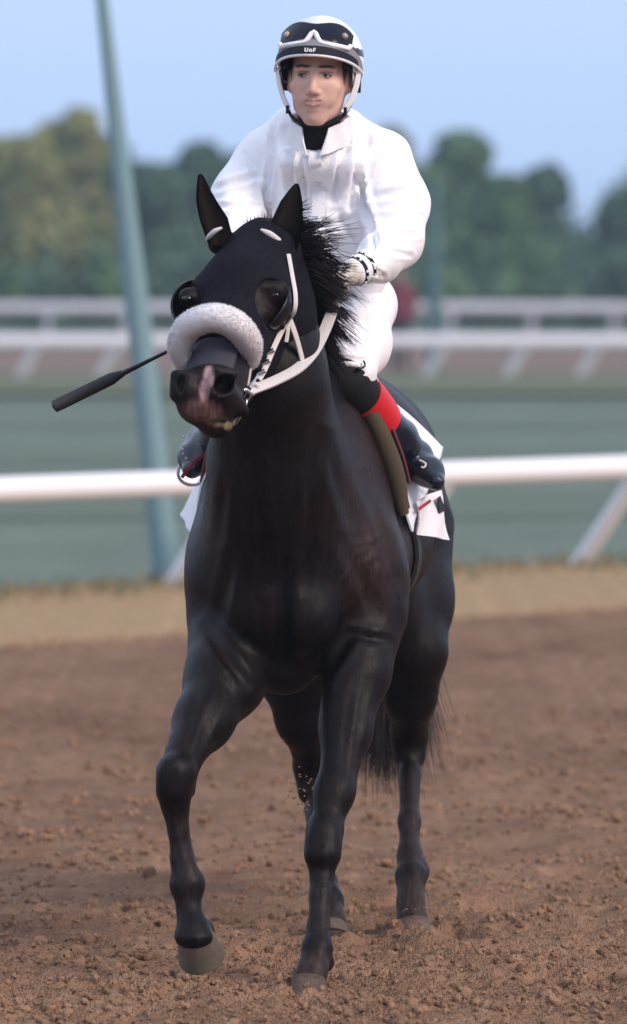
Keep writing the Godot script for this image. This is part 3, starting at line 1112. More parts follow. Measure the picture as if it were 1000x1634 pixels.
	for e in [
		[hp(493, 1565, .355), hp(489, 1612, .385), .043, .058, lin(.13, .085, .065)],
		[hp(310, 1490, .315), hp(318, 1490, .315) + Vector3(0, -.066, 0) - fwd * .050, .046, .061, lin(.155, .122, .088)],
		[hp(659, 1474, -.86), hp(663, 1512, -.83), .046, .058, lin(.15, .10, .075)],
		[hp(528, 1483, -.775), hp(529, 1504, -.74), .046, .058, lin(.12, .08, .062)]]:
		var a := Acc.new()
		var top: Vector3 = e[0]
		var bot: Vector3 = e[1]
		var ax := (bot - top).normalized()
		var sd := (lat - ax * lat.dot(ax)).normalized()
		var fr := sd.cross(ax).normalized()
		if fr.dot(fwd) < 0.0: fr = -fr
		var rows := []
		var prof := [[-.10, .94], [.0, 1.0], [.10, .985], [.5, 1.0], [.92, 1.0], [1.0, .97], [1.0, .55], [.93, .1]]
		for q in prof:
			var row := []
			var c := top.lerp(bot, q[0])
			var r: float = lerpf(e[2], e[3], clampf(q[0], 0, 1)) * q[1]
			for k in 28:
				var an := TAU * k / 28.0
				var rr := r * (1.0 + .06 * cos(an)) * (1.0 - .14 * pow(maxf(-cos(an), 0.0), 4.0))
				var o := sd * sin(an) * rr + fr * cos(an) * rr
				var tone := .8 + .35 * rng.randf() - .25 * float(q[0] < .05)
				a.col = Color(e[4].r * tone, e[4].g * tone, e[4].b * tone)
				row.append(a.vert(c + o, (o.normalized() - ax * .2 + (ax if q[1] < .9 and q[0] > .5 else Vector3.ZERO) * 2.0).normalized()))
			rows.append(row)
		for j in rows.size() - 1:
			for k in 28:
				a.quad(rows[j][k], rows[j][(k + 1) % 28], rows[j + 1][(k + 1) % 28], rows[j + 1][k])
		put(a, "hoof", horn, root)
	# mane: blown across to the far side of the neck
	var mane := Acc.new()
	for k in 96:      # locks that share a direction and close towards their tips
		var t := pow(rng.randf(), 0.85)
		var a := hp(446, 372, .10).lerp(hp(484, 545, -.20), t) + Vector3(rng.randf_range(-.015, .02), rng.randf_range(-.02, .02), rng.randf_range(-.035, .035))
		var len := rng.randf_range(.095, .19) * (1.0 - .40 * absf(t - .35))
		var wind := Vector3(1.0, .34 - 1.3 * t + rng.randfn() * .14, -.1 + rng.randfn() * .25).normalized()
		var bend := Vector3(0, rng.randf_range(-1.35, -.25), rng.randfn() * .3)
		for m in 30:
			var r0 := a + Vector3(rng.randfn() * .010, rng.randfn() * .016, rng.randfn() * .014)
			var l := len * rng.randf_range(.7, 1.08)
			var tip := a + wind * l + bend * l * .30 + Vector3(rng.randfn(), rng.randfn(), rng.randfn()) * .006 * (1.0 + 2.0 * float(m > 25))
			var mid := r0.lerp(tip, .5) - bend * l * .10 + Vector3(rng.randfn(), rng.randfn(), rng.randfn()) * .004
			var ps := spline([r0, mid, tip], 4)
			mane.col = lin(.008, .006, .008) if rng.randf() < .85 else lin(.02, .014, .015)
			mane.tube(ps, taper([rng.randf_range(.0013, .0024), .0016, .0002], ps.size()), 3)
	for k in 46:     # loose hairs in the wind
		var a := hp(450, 375 + rng.randf() * 40, .12) + Vector3(rng.randf_range(0, .03), 0, 0)
		strand(mane, a, Vector3(1, .28 + rng.randfn() * .12, rng.randfn() * .2).normalized(), rng.randf_range(.10, .20), .3, .0015)
	for k in 90:    # lower locks against the neck
		var t := rng.randf()
		var a := hp(486, 500, -.15).lerp(hp(508, 600, -.30), t) + Vector3(rng.randf_range(-.03, .01), 0, rng.randf_range(-.04, .04))
		strand(mane, a, Vector3(.7, -.9, .1 + rng.randfn() * .2).normalized(), rng.randf_range(.06, .12), .5, .0028)
	put(mane, "mane", hair_mat, root).set_meta("kind", "stuff")
	var lock := Acc.new()
	for k in 70:
		var a := hp(398 + rng.randf() * 36, 366 + rng.randf() * 8, .17)
		strand(lock, a, Vector3(rng.randfn() * .5, 1.0, -.2 + rng.randfn() * .3).normalized(), rng.randf_range(.02, .055), .1, .0016)
	for k in 60:
		var a := hp(466 + rng.randf() * 14, 330 + rng.randf() * 50, .14)
		strand(lock, a, Vector3(1, .55 + rng.randfn() * .3, -.1 + rng.randfn() * .2).normalized(), rng.randf_range(.015, .05), .2, .0014)
	put(lock, "forelock", hair_mat, root).set_meta("kind", "stuff")
	# tail
	var tail := Acc.new()
	for k in 2600:
		var a := hq(-1.63 - rng.randf() * .05, 1.34 - rng.randf() * .12, rng.randf_range(-.03, .05))
		var end := hp(610 + rng.randfn() * 26 + (rng.randf() * 70 if rng.randf() < .35 else 0.0), 1195 + rng.randfn() * 35, -1.62 + rng.randfn() * .07)
		var mid := a.lerp(end, .45) + lat * rng.randfn() * .02 - fwd * .10
		var ps := spline([a, mid, end], 5)
		tail.col = lin(.014, .010, .010) if rng.randf() < .6 else lin(.045, .034, .032)
		tail.tube(ps, taper([.0022, .0017, .0003], ps.size()), 3)
	put(tail, "tail", hair_mat, root).set_meta("kind", "stuff")


func strand(acc: Acc, a: Vector3, dir: Vector3, len: float, droop: float, r: float) -> void:
	var p := a
	var d := dir
	var pts := [p]
	for q in 6:
		p += d * len / 6.0
		d = (d + Vector3(rng.randfn() * .06, -droop * .12, rng.randfn() * .06)).normalized()
		pts.append(p)
	var t := rng.randf()
	acc.col = lin(.009, .007, .009) if t < .8 else lin(.022, .016, .017)
	acc.tube(pts, [r, r, r * .9, r * .8, r * .6, r * .4, r * .1], 3)


func ear(acc: Acc, mid: Array, half: Array, across: Vector3, open: Vector3) -> void:
	var pts := spline(mid, 5)
	var w := taper(half, pts.size())
	across = across.normalized()
	open = open.normalized()
	for side in [1.0, -1.0]:
		var rows := []
		for j in pts.size():
			var row := []
			for q in 13:
				var u := -1.0 + 2.0 * q / 12.0
				var depth: float = (u * u - .15) * w[j] * 0.85
				var p: Vector3 = pts[j] + across * u * w[j] + open * depth - open * .004 * side * -1.0
				var nn: Vector3 = (open - across * u * 1.5).normalized() * side
				acc.col = lin(.011, .008, .009) if side < 0.0 or absf(u) > .75 else lin(.022, .012, .011)
				row.append(acc.vert(p, nn))
			rows.append(row)
		for j in rows.size() - 1:
			for q in 12:
				acc.quad(rows[j][q], rows[j][q + 1], rows[j + 1][q + 1], rows[j + 1][q])

# ---------------------------------------------------------------- what the horse wears
# a point on the trunk's skin at f, angle a from the top towards the left (radians), lifted off by h
func trunk(f: float, a: float, h := 0.0) -> Vector3:
	var list := PackedInt32Array()
	for k in trunk_bones: list.append(k)
	var u: float = lerpf(1.12, 1.22, clampf((-f - .4) / .8, 0, 1))
	var o := hq(f, u)
	var d := UP * cos(a) + lat * sin(a)
	var lo := 0.05
	var hi := 0.62
	for k in 11:
		var m := (lo + hi) * 0.5
		if trunk_sdf.field(o + d * m, list) < 0.0: lo = m
		else: hi = m
	return o + d * (lo + h)


func build_tack() -> void:
	# blinker hood: a cloth skin over the head, open at eyes, ears and nose
	var hood := thing("blinker_hood", hp(390, 560, .3), "navy blinker hood over the horse's face with black eye cups", "blinkers")
	var s := Sdf.new()
	s.cell = 0.0055
	s.grow = 0.007
	s.noise = FastNoiseLite.new()
	s.noise.frequency = 14.0; s.noise.seed = 3
	s.noise_amp = 0.0016
	s.mottle = 0.1
	head_shape(s)
	s.bone(hp(432, 455, .06), hp(436, 520, .05), .115, .125, .05, lat, .8, .8)
	s.below(hp(350, 566, .42), -head_up, .004)                      # ends under the noseband
	s.below(hp(452, 372, .10), head_side * .55 + Vector3(0, .85, -.30), .01)
	s.below(hp(358, 372, .20), head_side * -.55 + Vector3(0, .85, -.30), .01)
	s.below(hp(470, 470, .06), Vector3(.25, .0, -1.0), .01)
	s.blob(hp(431, 486, .345), Vector3(.043, .064, .075), .004, Basis(Vector3.BACK, .10), true)
	s.blob(hp(297, 482, .35), Vector3(.030, .060, .075), .004, Basis(), true)
	s.base = lin(.009, .008, .015)
	var a := Acc.new()
	s.build(a)
	put(a, "hood", relief(mat(Color.WHITE, .75, .2, true), weave, .08, Vector3(9, 9, 9)), hood)
	# eye cups: quarter shells standing out behind the eyes
	for e in [[437, 482, .315, 1.0, .046, .076], [300, 482, .325, -1.0, .038, .068]]:
		var o := hp(e[0], e[1], e[2])
		var out: Vector3 = head_side * e[3]
		var grid := []
		for j in 13:
			var th := lerpf(-1.52, 1.52, j / 12.0)
			var row := []
			for q in 11:
				var ph := lerpf(.0, 1.95, q / 10.0)
				row.append(o + head_up * sin(th) * e[5] + (out * sin(ph) * e[4] - face_n * cos(ph) * .055) * cos(th))
			grid.append(row)
		var ca := Acc.new()
		ca.slab(grid, .004)
		var cup := put(ca, "eye_cup", gloss_black, hood)
		var rim := Acc.new()
		var rp := []
		for j in 13: rp.append(grid[j][10])
		rim.tube(rp, [.0034], 8)
		put(rim, "rim", gloss_black, cup)
	# white piping round the ears
	for e in [[[hp(418, 374, .225), hp(432, 381, .23), hp(447, 393, .215), hp(458, 408, .18)], .0085], [[hp(356, 371, .245), hp(345, 376, .25), hp(336, 384, .24), hp(331, 391, .22)], .0065]]:
		var w := Acc.new()
		var ps := spline(e[0], 5)
		for q in ps.size(): ps[q] += face_n * .014 + head_up * .004
		w.tube(ps, taper([.003, e[1], e[1], .003], ps.size()), 10)
		put(w, "ear_piping", white_strap, hood)
	# sheepskin noseband
	var roll := thing("sheepskin_noseband", hp(345, 560, .45), "fluffy white sheepskin roll across the horse's nose", "noseband")
	var path := spline([hp(293, 580, .45), hp(286, 551, .475), hp(303, 520, .505), hp(341, 507, .525), hp(376, 519, .515), hp(397, 547, .47), hp(398, 577, .42)], 8)
	var radii := taper([.018, .029, .033, .0335, .0335, .031, .019], path.size())
	var sr_ := Acc.new()
	sr_.col = lin(.90, .88, .89)
	sr_.tube(path, radii, 18)
	sr_.ball(path[0], Vector3.ONE * .019)
	sr_.ball(path[path.size() - 1], Vector3.ONE * .020)
	put(sr_, "roll_core", mat(Color.WHITE, .95, .2, true), roll)
	var fur := Acc.new()
	for k in 30000:
		var j := rng.randi() % (path.size() - 1)
		var t := rng.randf()
		var p: Vector3 = path[j].lerp(path[j + 1], t)
		var r: float = lerpf(radii[j], radii[j + 1], t)
		var ax: Vector3 = (path[j + 1] - path[j]).normalized()
		var u := Vector3(rng.randfn(), rng.randfn(), rng.randfn())
		u = (u - ax * u.dot(ax)).normalized()
		if u.dot(-face_n) > .6: continue
		if j < 3 or j > path.size() - 5: u = (u + ax * (-1.0 if j < 3 else 1.0) * rng.randf()).normalized()
		var flow := Vector3(rng.randfn(), rng.randfn() - .5, rng.randfn())
		flow = (flow - u * flow.dot(u)).normalized()
		var side := flow.cross(u).normalized()
		var tip := (flow * .8 + u * rng.randf_range(.3, 1.15)).normalized()
		var tone := rng.randf_range(.80, .95)
		fur.col = lin(tone, tone * .965, tone * .98)
		var base: Vector3 = p + u * r * .92
		var l := rng.randf_range(.006, .0125)
		var nn := u
		var i0 := fur.vert(base - side * .0016, nn)
		var i1 := fur.vert(base + side * .0016, nn)
		var i2 := fur.vert(base + tip * l, nn)
		fur.tri(i0, i1, i2)
	var fm := mat(Color.WHITE, .9, .2, true)
	fm.backlight_enabled = true
	fm.backlight = Color(.9, .9, .9)
	var fo := put(fur, "fleece", fm, roll)
	fo.set_meta("kind", "stuff")
	# dark nose cover under the roll
	var cover := Sdf.new()
	cover.cell = 0.005
	cover.grow = 0.004
	cover.mottle = 0.1
	cover.noise = s.noise
	cover.base = lin(.040, .040, .055)
	head_shape(cover)
	cover.below(hp(330, 588, .53), -head_up + head_side * .10, .003)
	cover.below(hp(362, 545, .47), head_up, .003)
	cover.below(hp(372, 590, .5), head_side * 1.0 - face_n * .55, .003)
	cover.below(hp(291, 590, .5), -head_side * 1.0 - face_n * .55, .003)
	var cva := Acc.new()
	cover.build(cva)
	tag(put(cva, "nose_cover", relief(mat(Color.WHITE, .6, .35, true), weave, .05, Vector3(10, 10, 10))), "grey cloth patch on the horse's nose below the sheepskin roll", "nose cover")
	# bridle
	var bridle := thing("bridle", hp(400, 560, .35), "white bridle straps and steel bit on the horse's cheek", "bridle")
	var cheek := Acc.new()
	cheek.strap(spline([hp(460, 406, .250), hp(466, 440, .285), hp(471, 470, .325), hp(470, 495, .335), hp(460, 514, .300)], 6), [head_side * .5 + face_n * .85], .0095, .004)
	put(cheek, "cheekpiece", white_strap, bridle)
	for e in [[[hp(460, 508, .29), hp(448, 530, .28), hp(436, 556, .325), hp(424, 585, .37), hp(413, 606, .405)], .0125], [[hp(461, 508, .235), hp(470, 532, .22), hp(476, 552, .20), hp(482, 575, .175)], .016], [[hp(458, 510, .24), hp(459, 525, .245), hp(456, 546, .25)], .009]]:
		var st := Acc.new()
		st.strap(spline(e[0], 6), [(head_side + face_n).normalized()], e[1], .0045)
		put(st, "strap", white_strap, bridle)
	var keep := Acc.new()
	for px in [[431, 565, .34], [424, 582, .365], [417, 598, .395]]:
		var o := hp(px[0], px[1], px[2])
		keep.tube([o + Vector3(-.011, .0, .004), o + Vector3(.009, .010, .006)], [.0065], 8)
	put(keep, "buckle", steel, bridle)
	var chin := Acc.new()
	chin.strap(spline([hp(401, 578, .43), hp(398, 596, .44), hp(395, 616, .445)], 6), [head_side], .010, .004)
	put(chin, "noseband_strap", white_strap, bridle)
	for e in [[hp(394, 632, .45), .0155], [hp(384, 652, .455), .021], [hp(377, 660, .45), .026]]:
		var b := Acc.new()
		var ring := []
		for k in 26:
			var an := TAU * k / 26.0
			ring.append(e[0] + (head_side * .75 + face_n * .5).normalized() * cos(an) * e[1] + Vector3(0.25, 1, 0).normalized() * sin(an) * e[1] * 1.15)
		b.tube(ring, [.0034], 8, Vector3.ZERO, 1.0, true)
		put(b, "bit_ring", steel, bridle)
	var bar := Acc.new()
	bar.tube([hp(380, 624, .475), hp(392, 622, .47), hp(402, 630, .45)], [.0055, .006, .0055], 10)
	bar.tube([hp(398, 618, .46), hp(410, 600, .42)], [.004], 8)
	put(bar, "bit", steel, bridle)
	var lip := Acc.new()
	for q in 3:
		lip.tube(spline([hp(392 - q * 7, 640 + q * 5, .46), hp(380 - q * 7, 664 + q * 5, .46), hp(361 - q * 7, 684 + q * 4, .49)], 5), [.0038], 8)
	put(lip, "lip_strap", mat(lin(.075, .055, .055), .35), bridle)
	# reins: from the bit back to the rider's hand, and the far one
	var reins := thing("reins", hp(470, 600, .1), "thick pale webbed reins running from the bit to the rider's hand", "reins")
	var r1 := Acc.new()
	r1.strap(spline([hp(398, 622, .445), hp(412, 618, .42), hp(440, 607, .34), hp(475, 588, .22), hp(500, 562, .12), hp(517, 530, .04), hp(532, 492, -.07), hp(549, 450, -.16)], 8), [Vector3(-.10, .45, .9).normalized()], .029, .006)
	put(r1, "rein", white_strap, reins)
	var r2 := Acc.new()
	r2.strap(spline([hp(292, 622, .46), hp(298, 640, .36), hp(330, 600, .16), hp(375, 540, -.02), hp(415, 490, -.12)], 8), [Vector3(-.2, .45, .9).normalized()], .022, .005)
	put(r2, "rein", white_strap, reins)
	var loop := Acc.new()
	loop.tube(spline([hp(396, 624, .45), hp(404, 612, .44), hp(411, 619, .43), hp(403, 628, .44)], 4), [.006], 8)
	put(loop, "rein_loop", white_strap, reins)
	# saddle: pad, flap, seat
	var saddle := thing("racing_saddle", trunk(-.62, 0, .02), "small brown racing saddle with an olive felt pad edge", "saddle")
	var felt := relief(mat(lin(.088, .068, .048), .95, .2), weave, .3, Vector3(6, 6, 6))
	var leather := relief(mat(lin(.14, .070, .050), .5, .4), fine, .15, Vector3(6, 6, 6))
	for sg in [1.0, -1.0]:
		var g := []
		for j in 8:
			var row := []
			var a2: float = j / 7.0
			for q in 6:
				var b2: float = q / 5.0
				var an: float = sg * lerpf(.05, 1.38 - .35 * b2 * b2 if sg > 0.0 else 1.05, a2)
				var f: float = lerpf(-.335 - .12 * a2, -.55, b2)
				row.append(trunk(f, an, .016 + .012 * (1.0 - b2)))
			g.append(row)
		var pa := Acc.new()
		pa.slab(g, .022)
		put(pa, "felt_pad", felt, saddle)
		var roll2 := Acc.new()
		var pts := []
		for j in 13:
			var a3: float = j / 12.0
			pts.append(trunk(-.33 - .125 * a3, sg * lerpf(.02, 1.42 if sg > 0.0 else 1.08, a3), .018))
		roll2.tube(pts, taper([.020, .022, .024, .027, .026, .016], 13), 12)
		put(roll2, "pad_edge", felt, saddle)
		var fl := []
		for j in 8:
			var row := []
			var a4: float = j / 7.0
			for q in 6:
				var b4: float = q / 5.0
				row.append(trunk(lerpf(-.40, -.52, b4) - .08 * a4, sg * lerpf(.05, 1.16, a4), .042 - .010 * b4))
			fl.append(row)
		var fa := Acc.new()
		fa.slab(fl, .008)
		put(fa, "flap", leather, saddle)
		var tr := Acc.new()
		var tp := []
		for j in 12:
			var a5: float = j / 11.0
			tp.append(trunk(-.397 - .08 * a5, sg * lerpf(.05, 1.17, a5), .047))
		tr.tube(tp, [.0045], 8)
		put(tr, "burgundy_trim", mat(lin(.11, .018, .022), .5), saddle)
	var seat := Sdf.new()
	seat.cell = .012
	seat.mottle = 0.0
	seat.base = Color.WHITE
	seat.bone(trunk(-.50, 0, .05), trunk(-.72, 0, .035), .055, .05, .05, lat, 1.3)
	seat.bone(trunk(-.72, 0, .035), trunk(-.92, 0, .075), .06, .045, .05, lat, 2.2)
	var se := Acc.new()
	seat.build(se)
	put(se, "seat", leather, saddle)
	var girth := Acc.new()
	var gp := []
	var gn := []
	for j in 33:
		var an := lerpf(1.15, TAU - 1.15, j / 32.0)
		gp.append(trunk(-.60, an, .008))
		gn.append((trunk(-.60, an, .1) - trunk(-.60, an, 0)).normalized())
	var gg := []
	for q in 3:
		var row := []
		for j in 33:
			row.append(gp[j] + fwd * (q - 1) * .038)
		gg.append(row)
	girth.slab(gg, .010)
	put(girth, "girth", mat(lin(.012, .011, .012), .6), saddle)
	# saddle cloth
	var cloth := thing("saddle_cloth", trunk(-.75, 0, .01), "white saddle cloth flaring out below the rider's boot", "saddle cloth")
	for sg in [1.0, -1.0]:
		var g := []
		for j in 15:
			var row := []
			var a2: float = j / 14.0
			for q in 12:
				var b2: float = q / 11.0
				var f: float = lerpf((-.45 if sg > 0.0 else -.40) - .02 * a2, lerpf(-.78, -.90, a2), b2)
				var lift: float = .012 + pow(a2, 2.5) * (lerpf(.012, .055, b2) if sg > 0.0 else .015 + .075 * b2) + .005 * sin(b2 * 11.0 + a2 * 3.0) * a2
				row.append(trunk(f, sg * lerpf(.0, lerpf(1.60, 1.14, b2) if sg > 0.0 else 1.66, a2), lift))
			g.append(row)
		var ca := Acc.new()
		ca.col = lin(.74, .72, .76)
		ca.slab(g, .005)
		put(ca, "cloth_side", silk, cloth)
		var hem := Acc.new()
		hem.col = lin(.60, .58, .64)
		var hp_ := []
		for q in 12: hp_.append(g[14][q])
		hem.tube(hp_, [.0045], 8)
		put(hem, "hem", silk, cloth)
	# number cloth: its lower corner hangs behind
	var nc := thing("number_cloth", trunk(-1.0, 1.5, .02), "white number cloth corner hanging under the saddle cloth", "number cloth")
	var corners := [hp(664, 800, -.55), hp(700, 782, -.74), hp(718, 862, -.76), hp(667, 853, -.57)]
	var grid := []
	for j in 7:
		var row := []
		for q in 7:
			var p: Vector3 = (corners[0] as Vector3).lerp(corners[1], q / 6.0).lerp((corners[3] as Vector3).lerp(corners[2], q / 6.0), j / 6.0)
			row.append(p + lat * .006 * sin(q * 1.3 + j * .7))
		grid.append(row)
	var na := Acc.new()
	na.col = lin(.80, .77, .80)
	na.slab(grid, .004)
	put(na, "cloth", silk, nc)
	var c0: Vector3 = corners[0]
	var ex: Vector3 = (corners[1] - c0)
	var ey: Vector3 = (corners[3] - c0)
	var nrm := ex.cross(ey).normalized()
	if nrm.z < 0.0: nrm = -nrm
	var da := Acc.new()
	var pts4 := []
	for e in [[.66, .12], [.78, .10], [.97, .60], [.70, .60]]:
		pts4.append(c0 + ex * e[0] + ey * e[1] + nrm * .017)
	var g4 := [[pts4[0], pts4[1]], [pts4[3], pts4[2]]]
	da.slab(g4, .003)
	put(da, "numeral", mat(lin(.012, .012, .02), .6), nc)
	var rb := Acc.new()
	rb.strap([hp(668, 812, -.53), hp(676, 806, -.55), hp(686, 799, -.57)], [nrm], .008, .004)
	put(rb, "red_edge", mat(lin(.42, .02, .03), .5), nc)
	# stirrups
	for sg in [1.0, -1.0]:
		var st := thing("stirrup", hp(676, 770, -.66) if sg > 0.0 else hp(308, 775, -.66), "steel stirrup under the rider's %s boot" % ("rein-side" if sg > 0.0 else "whip-side"), "stirrup", "stirrups")
		var o := hp(682, 757, -.66) if sg > 0.0 else hp(309, 756, -.66)
		var ring := []
		for k in 20:
			var an := TAU * k / 20.0
			ring.append(o + lat * cos(an) * .040 + Vector3(0, sin(an) * (.055 if sin(an) > 0.0 else .030), 0) + fwd * .02)
		var b := Acc.new()
		b.tube(ring, [.0045], 8, Vector3.ZERO, 1.0, true)
		put(b, "iron", steel, st)
		var le := Acc.new()
		le.strap([o + Vector3(0, .055, 0) + fwd * .02, trunk(-.60, sg * .75, .07)], [fwd], .02, .004)
		put(le, "leather", mat(lin(.02, .015, .014), .5), st)

# ---------------------------------------------------------------- the rider
var head_o := Vector3.ZERO
var head_b := Basis()


func hd(x: float, y: float, z: float) -> Vector3:       # a point in the rider's head, metres from its middle
	return head_o + head_b * Vector3(x, y, z)


func hand(acc: Acc, c: Vector3, w: Vector3, g: Vector3, col: Color) -> void:
	w = w.normalized()
	g = (g - w * g.dot(w)).normalized()
	var o := w.cross(g)
	if o.y > 0.0: o = -o
	var s := Sdf.new()
	s.cell = 0.004
	s.mottle = 0.0
	s.base = col
	s.blob(c, Vector3(.044, .041, .019), .012, Basis(w, g, w.cross(g)))
	s.bone(c - w * .03, c - w * .075, .026, .028, .02)
	var lens := [.92, 1.0, .95, .78]
	for k in 4:
		var l: float = lens[k]
		var p0 := c + w * .034 + g * (.030 - .0205 * k)
		var p1 := p0 + w * .026 * l + o * .012
		var p2 := p1 + o * .026 * l - w * .004
		var p3 := p2 - w * .020 * l + o * .002
		s.chain([p0, p1, p2, p3], [.0105, .0098, .0092, .0082], .004)
	var t0 := c + g * .030 - w * .016 + o * .006
	var t1 := t0 + g * .014 + w * .022 + o * .016
	var t2 := t1 + w * .022 + o * .016 - g * .014
	s.chain([t0, t1, t2], [.014, .0115, .0095], .006)
	s.build(acc)


func helm(x: float, y: float, off: float) -> Vector3:   # on the front of the helmet, off metres out
	var rx := .113 + off
	var ry := .116 + off
	var rz := .132 + off
	var q := 1.0 - pow(x / rx, 2) - pow((y - .055) / ry, 2)
	return Vector3(x, y, -.012 + rz * sqrt(maxf(q, 0.0)))


func hh(v: Vector3) -> Vector3:
	return head_o + head_b * v


func build_jockey() -> void:
	head_o = at(509, 128, 15.27)
	head_b = Basis(Vector3.UP, deg_to_rad(-9.0)) * Basis(Vector3.BACK, deg_to_rad(-2.0)) * Basis(Vector3.RIGHT, deg_to_rad(1.0))
	var root := thing("person", hp(530, 560, -.70), "rider in white silks and white helmet sitting on the dark horse, smiling", "jockey")
	# ---- body: head and neck finely, the rest under the clothes
	var h := Sdf.new()
	h.cell = 0.0029
	h.mottle = 0.05
	h.noise = FastNoiseLite.new()
	h.noise.frequency = 12.0
	h.noise_amp = 0.0004
	h.blob(hd(0, .035, -.015), Vector3(.074, .095, .093), .02, head_b)
	h.blob(hd(0, -.020, .020), Vector3(.0635, .085, .062), .03, head_b)
	h.bone(hd(0, -.02, .045), hd(0, -.075, .048), .045, .030, .03)
	h.bone(hd(0, -.088, .058), hd(0, -.100, .062), .022, .0165, .02)                      # chin
	for sg in [-1.0, 1.0]:
		h.bone(hd(.053 * sg, -.030, -.002), hd(.041 * sg, -.068, .008), .016, .015, .025)   # jaw
		h.bone(hd(.041 * sg, -.068, .008), hd(.014 * sg, -.102, .055), .015, .013, .025)
		h.blob(hd(.043 * sg, -.018, .058), Vector3(.022, .017, .018), .02, head_b)          # cheekbone
		h.blob(hd(.036 * sg, -.046, .064), Vector3(.017, .020, .015), .02, head_b)          # smiling cheek
		h.bone(hd(.014 * sg, .030, .083), hd(.048 * sg, .030, .066), .0095, .009, .014)     # brow
		h.blob(hd(.0315 * sg, .013, .087), Vector3(.0165, .0098, .009), .010, head_b, true) # socket
		h.blob(hd(.076 * sg, -.004, -.004), Vector3(.0115, .031, .019), .008, head_b)       # ear
		h.blob(hd(.085 * sg, .000, .004), Vector3(.005, .017, .010), .006, head_b, true)
		h.blob(hd(.0125 * sg, -.033, .094), Vector3(.0072, .0065, .010), .007, head_b)      # wing of the nose
		h.blob(hd(.0065 * sg, -.0415, .103), Vector3(.0030, .0022, .004), .003, head_b, true)
	h.bone(hd(0, .022, .083), hd(0, -.026, .106), .0075, .0095, .012)                     # nose
	h.blob(hd(0, -.030, .106), Vector3(.0092, .0085, .0095), .008, head_b)
	h.blob(hd(0, -.056, .073), Vector3(.028, .017, .018), .02, head_b)                    # lips over the teeth
	# open smile: a slot with teeth behind
	var ml := [hd(-.0280, -.0475, .0765), hd(-.016, -.0568, .0885), hd(0, -.0605, .0930), hd(.016, -.0562, .0885), hd(.0290, -.0458, .0755)]
	for j in 4:
		h.bone(ml[j] + head_b * Vector3(0, .0014 if j == 0 else .0050, .000), ml[j + 1] + head_b * Vector3(0, .0014 if j == 3 else .0050, .000), .0024, .0026, .005)
		h.bone(ml[j] + head_b * Vector3(0, -.0012 if j == 0 else -.0058, -.001), ml[j + 1] + head_b * Vector3(0, -.0012 if j == 3 else -.0058, -.001), .0022 if j == 0 else .0036, .0022 if j == 3 else .0036, .005)
	for j in 4:
		h.cut(ml[j], ml[j + 1], .0012 if j == 0 else .0027, .0012 if j == 3 else .0027, .002)
	h.bone(hd(0, -.06, -.02), hd(0, -.16, -.045), .050, .050, .03)                        # neck
	var skin := lin(.72, .455, .365)
	h.base = skin
	var brown := lin(.055, .035, .028)
	h.paints = [
		[hd(0, -.05, .05), Vector3(.065, .055, .07), lin(.64, .40, .33), .6],
		[hd(-.040, -.025, .07), Vector3(.022, .020, .03), lin(.62, .33, .28), .6],
		[hd(.042, -.025, .07), Vector3(.022, .020, .03), lin(.66, .38, .33), .6],
		[hd(0, -.028, .108), Vector3(.012, .012, .016), lin(.60, .34, .29), .6],
		[hd(0, -.059, .090), Vector3(.030, .0125, .03), lin(.52, .235, .21), .75],
		[hd(0, -.059, .081), Vector3(.020, .0024, .007), lin(.30, .12, .11), .6],
		[hd(0, -.095, .06), Vector3(.045, .02, .05), lin(.50, .31, .26), .5],
	]
	for sg in [-1.0, 1.0]:
		h.paints.append([hd(.021 * sg, .0345, .084), Vector3(.0125, .0042, .03), brown, .9])
		h.paints.append([hd(.036 * sg, .0360, .078), Vector3(.0135, .0040, .03), brown, .9])
		h.paints.append([hd(.047 * sg, .0330, .070), Vector3(.0080, .0034, .03), brown, .7])
		h.paints.append([hd(.0315 * sg, .0195, .082), Vector3(.019, .0026, .03), lin(.10, .06, .05), .75])
		h.paints.append([hd(.0315 * sg, .010, .08), Vector3(.022, .012, .02), lin(.58, .36, .30), .4])
		h.paints.append([hd(.066 * sg, .028, .015), Vector3(.009, .034, .02), brown, .8])
		h.paints.append([hd(.0065 * sg, -.0405, .103), Vector3(.003, .002, .006), lin(.22, .10, .08), .7])
	var acc := Acc.new()
	h.build(acc)
	var b := Sdf.new()
	b.cell = 0.014
	b.mottle = 0.0
	b.base = skin
	b.bone(hd(0, -.13, -.03), hp(512, 260, -.56), .05, .06, .04)
	b.blob(hp(512, 300, -.58), Vector3(.14, .15, .09), .05)
	b.bone(hp(512, 320, -.58), hp(532, 470, -.74), .11, .11, .05)
	b.bone(hp(410, 245, -.57), hp(618, 248, -.57), .05, .05, .05)
	b.chain([hp(618, 255, -.56), hp(632, 378, -.46), hp(580, 428, -.25), hp(562, 437, -.20)], [.05, .042, .028, .026], .03)
	b.chain([hp(408, 255, -.56), hp(376, 362, -.43), hp(405, 462, -.17), hp(413, 480, -.13)], [.05, .042, .028, .026], .03)
	b.chain([hp(560, 490, -.74), hp(556, 588, -.32), hp(658, 728, -.64)], [.09, .05, .036], .04)
	b.chain([hp(480, 490, -.76), hp(438, 600, -.33), hp(322, 712, -.66)], [.09, .05, .036], .04)
	b.build(acc)
	var sk := mat(Color.WHITE, .48, .4, true)
	sk.subsurf_scatter_enabled = true
	sk.subsurf_scatter_strength = .08
	put(acc, "body", sk, root)
	var te := Acc.new()
	te.col = lin(.70, .66, .60)
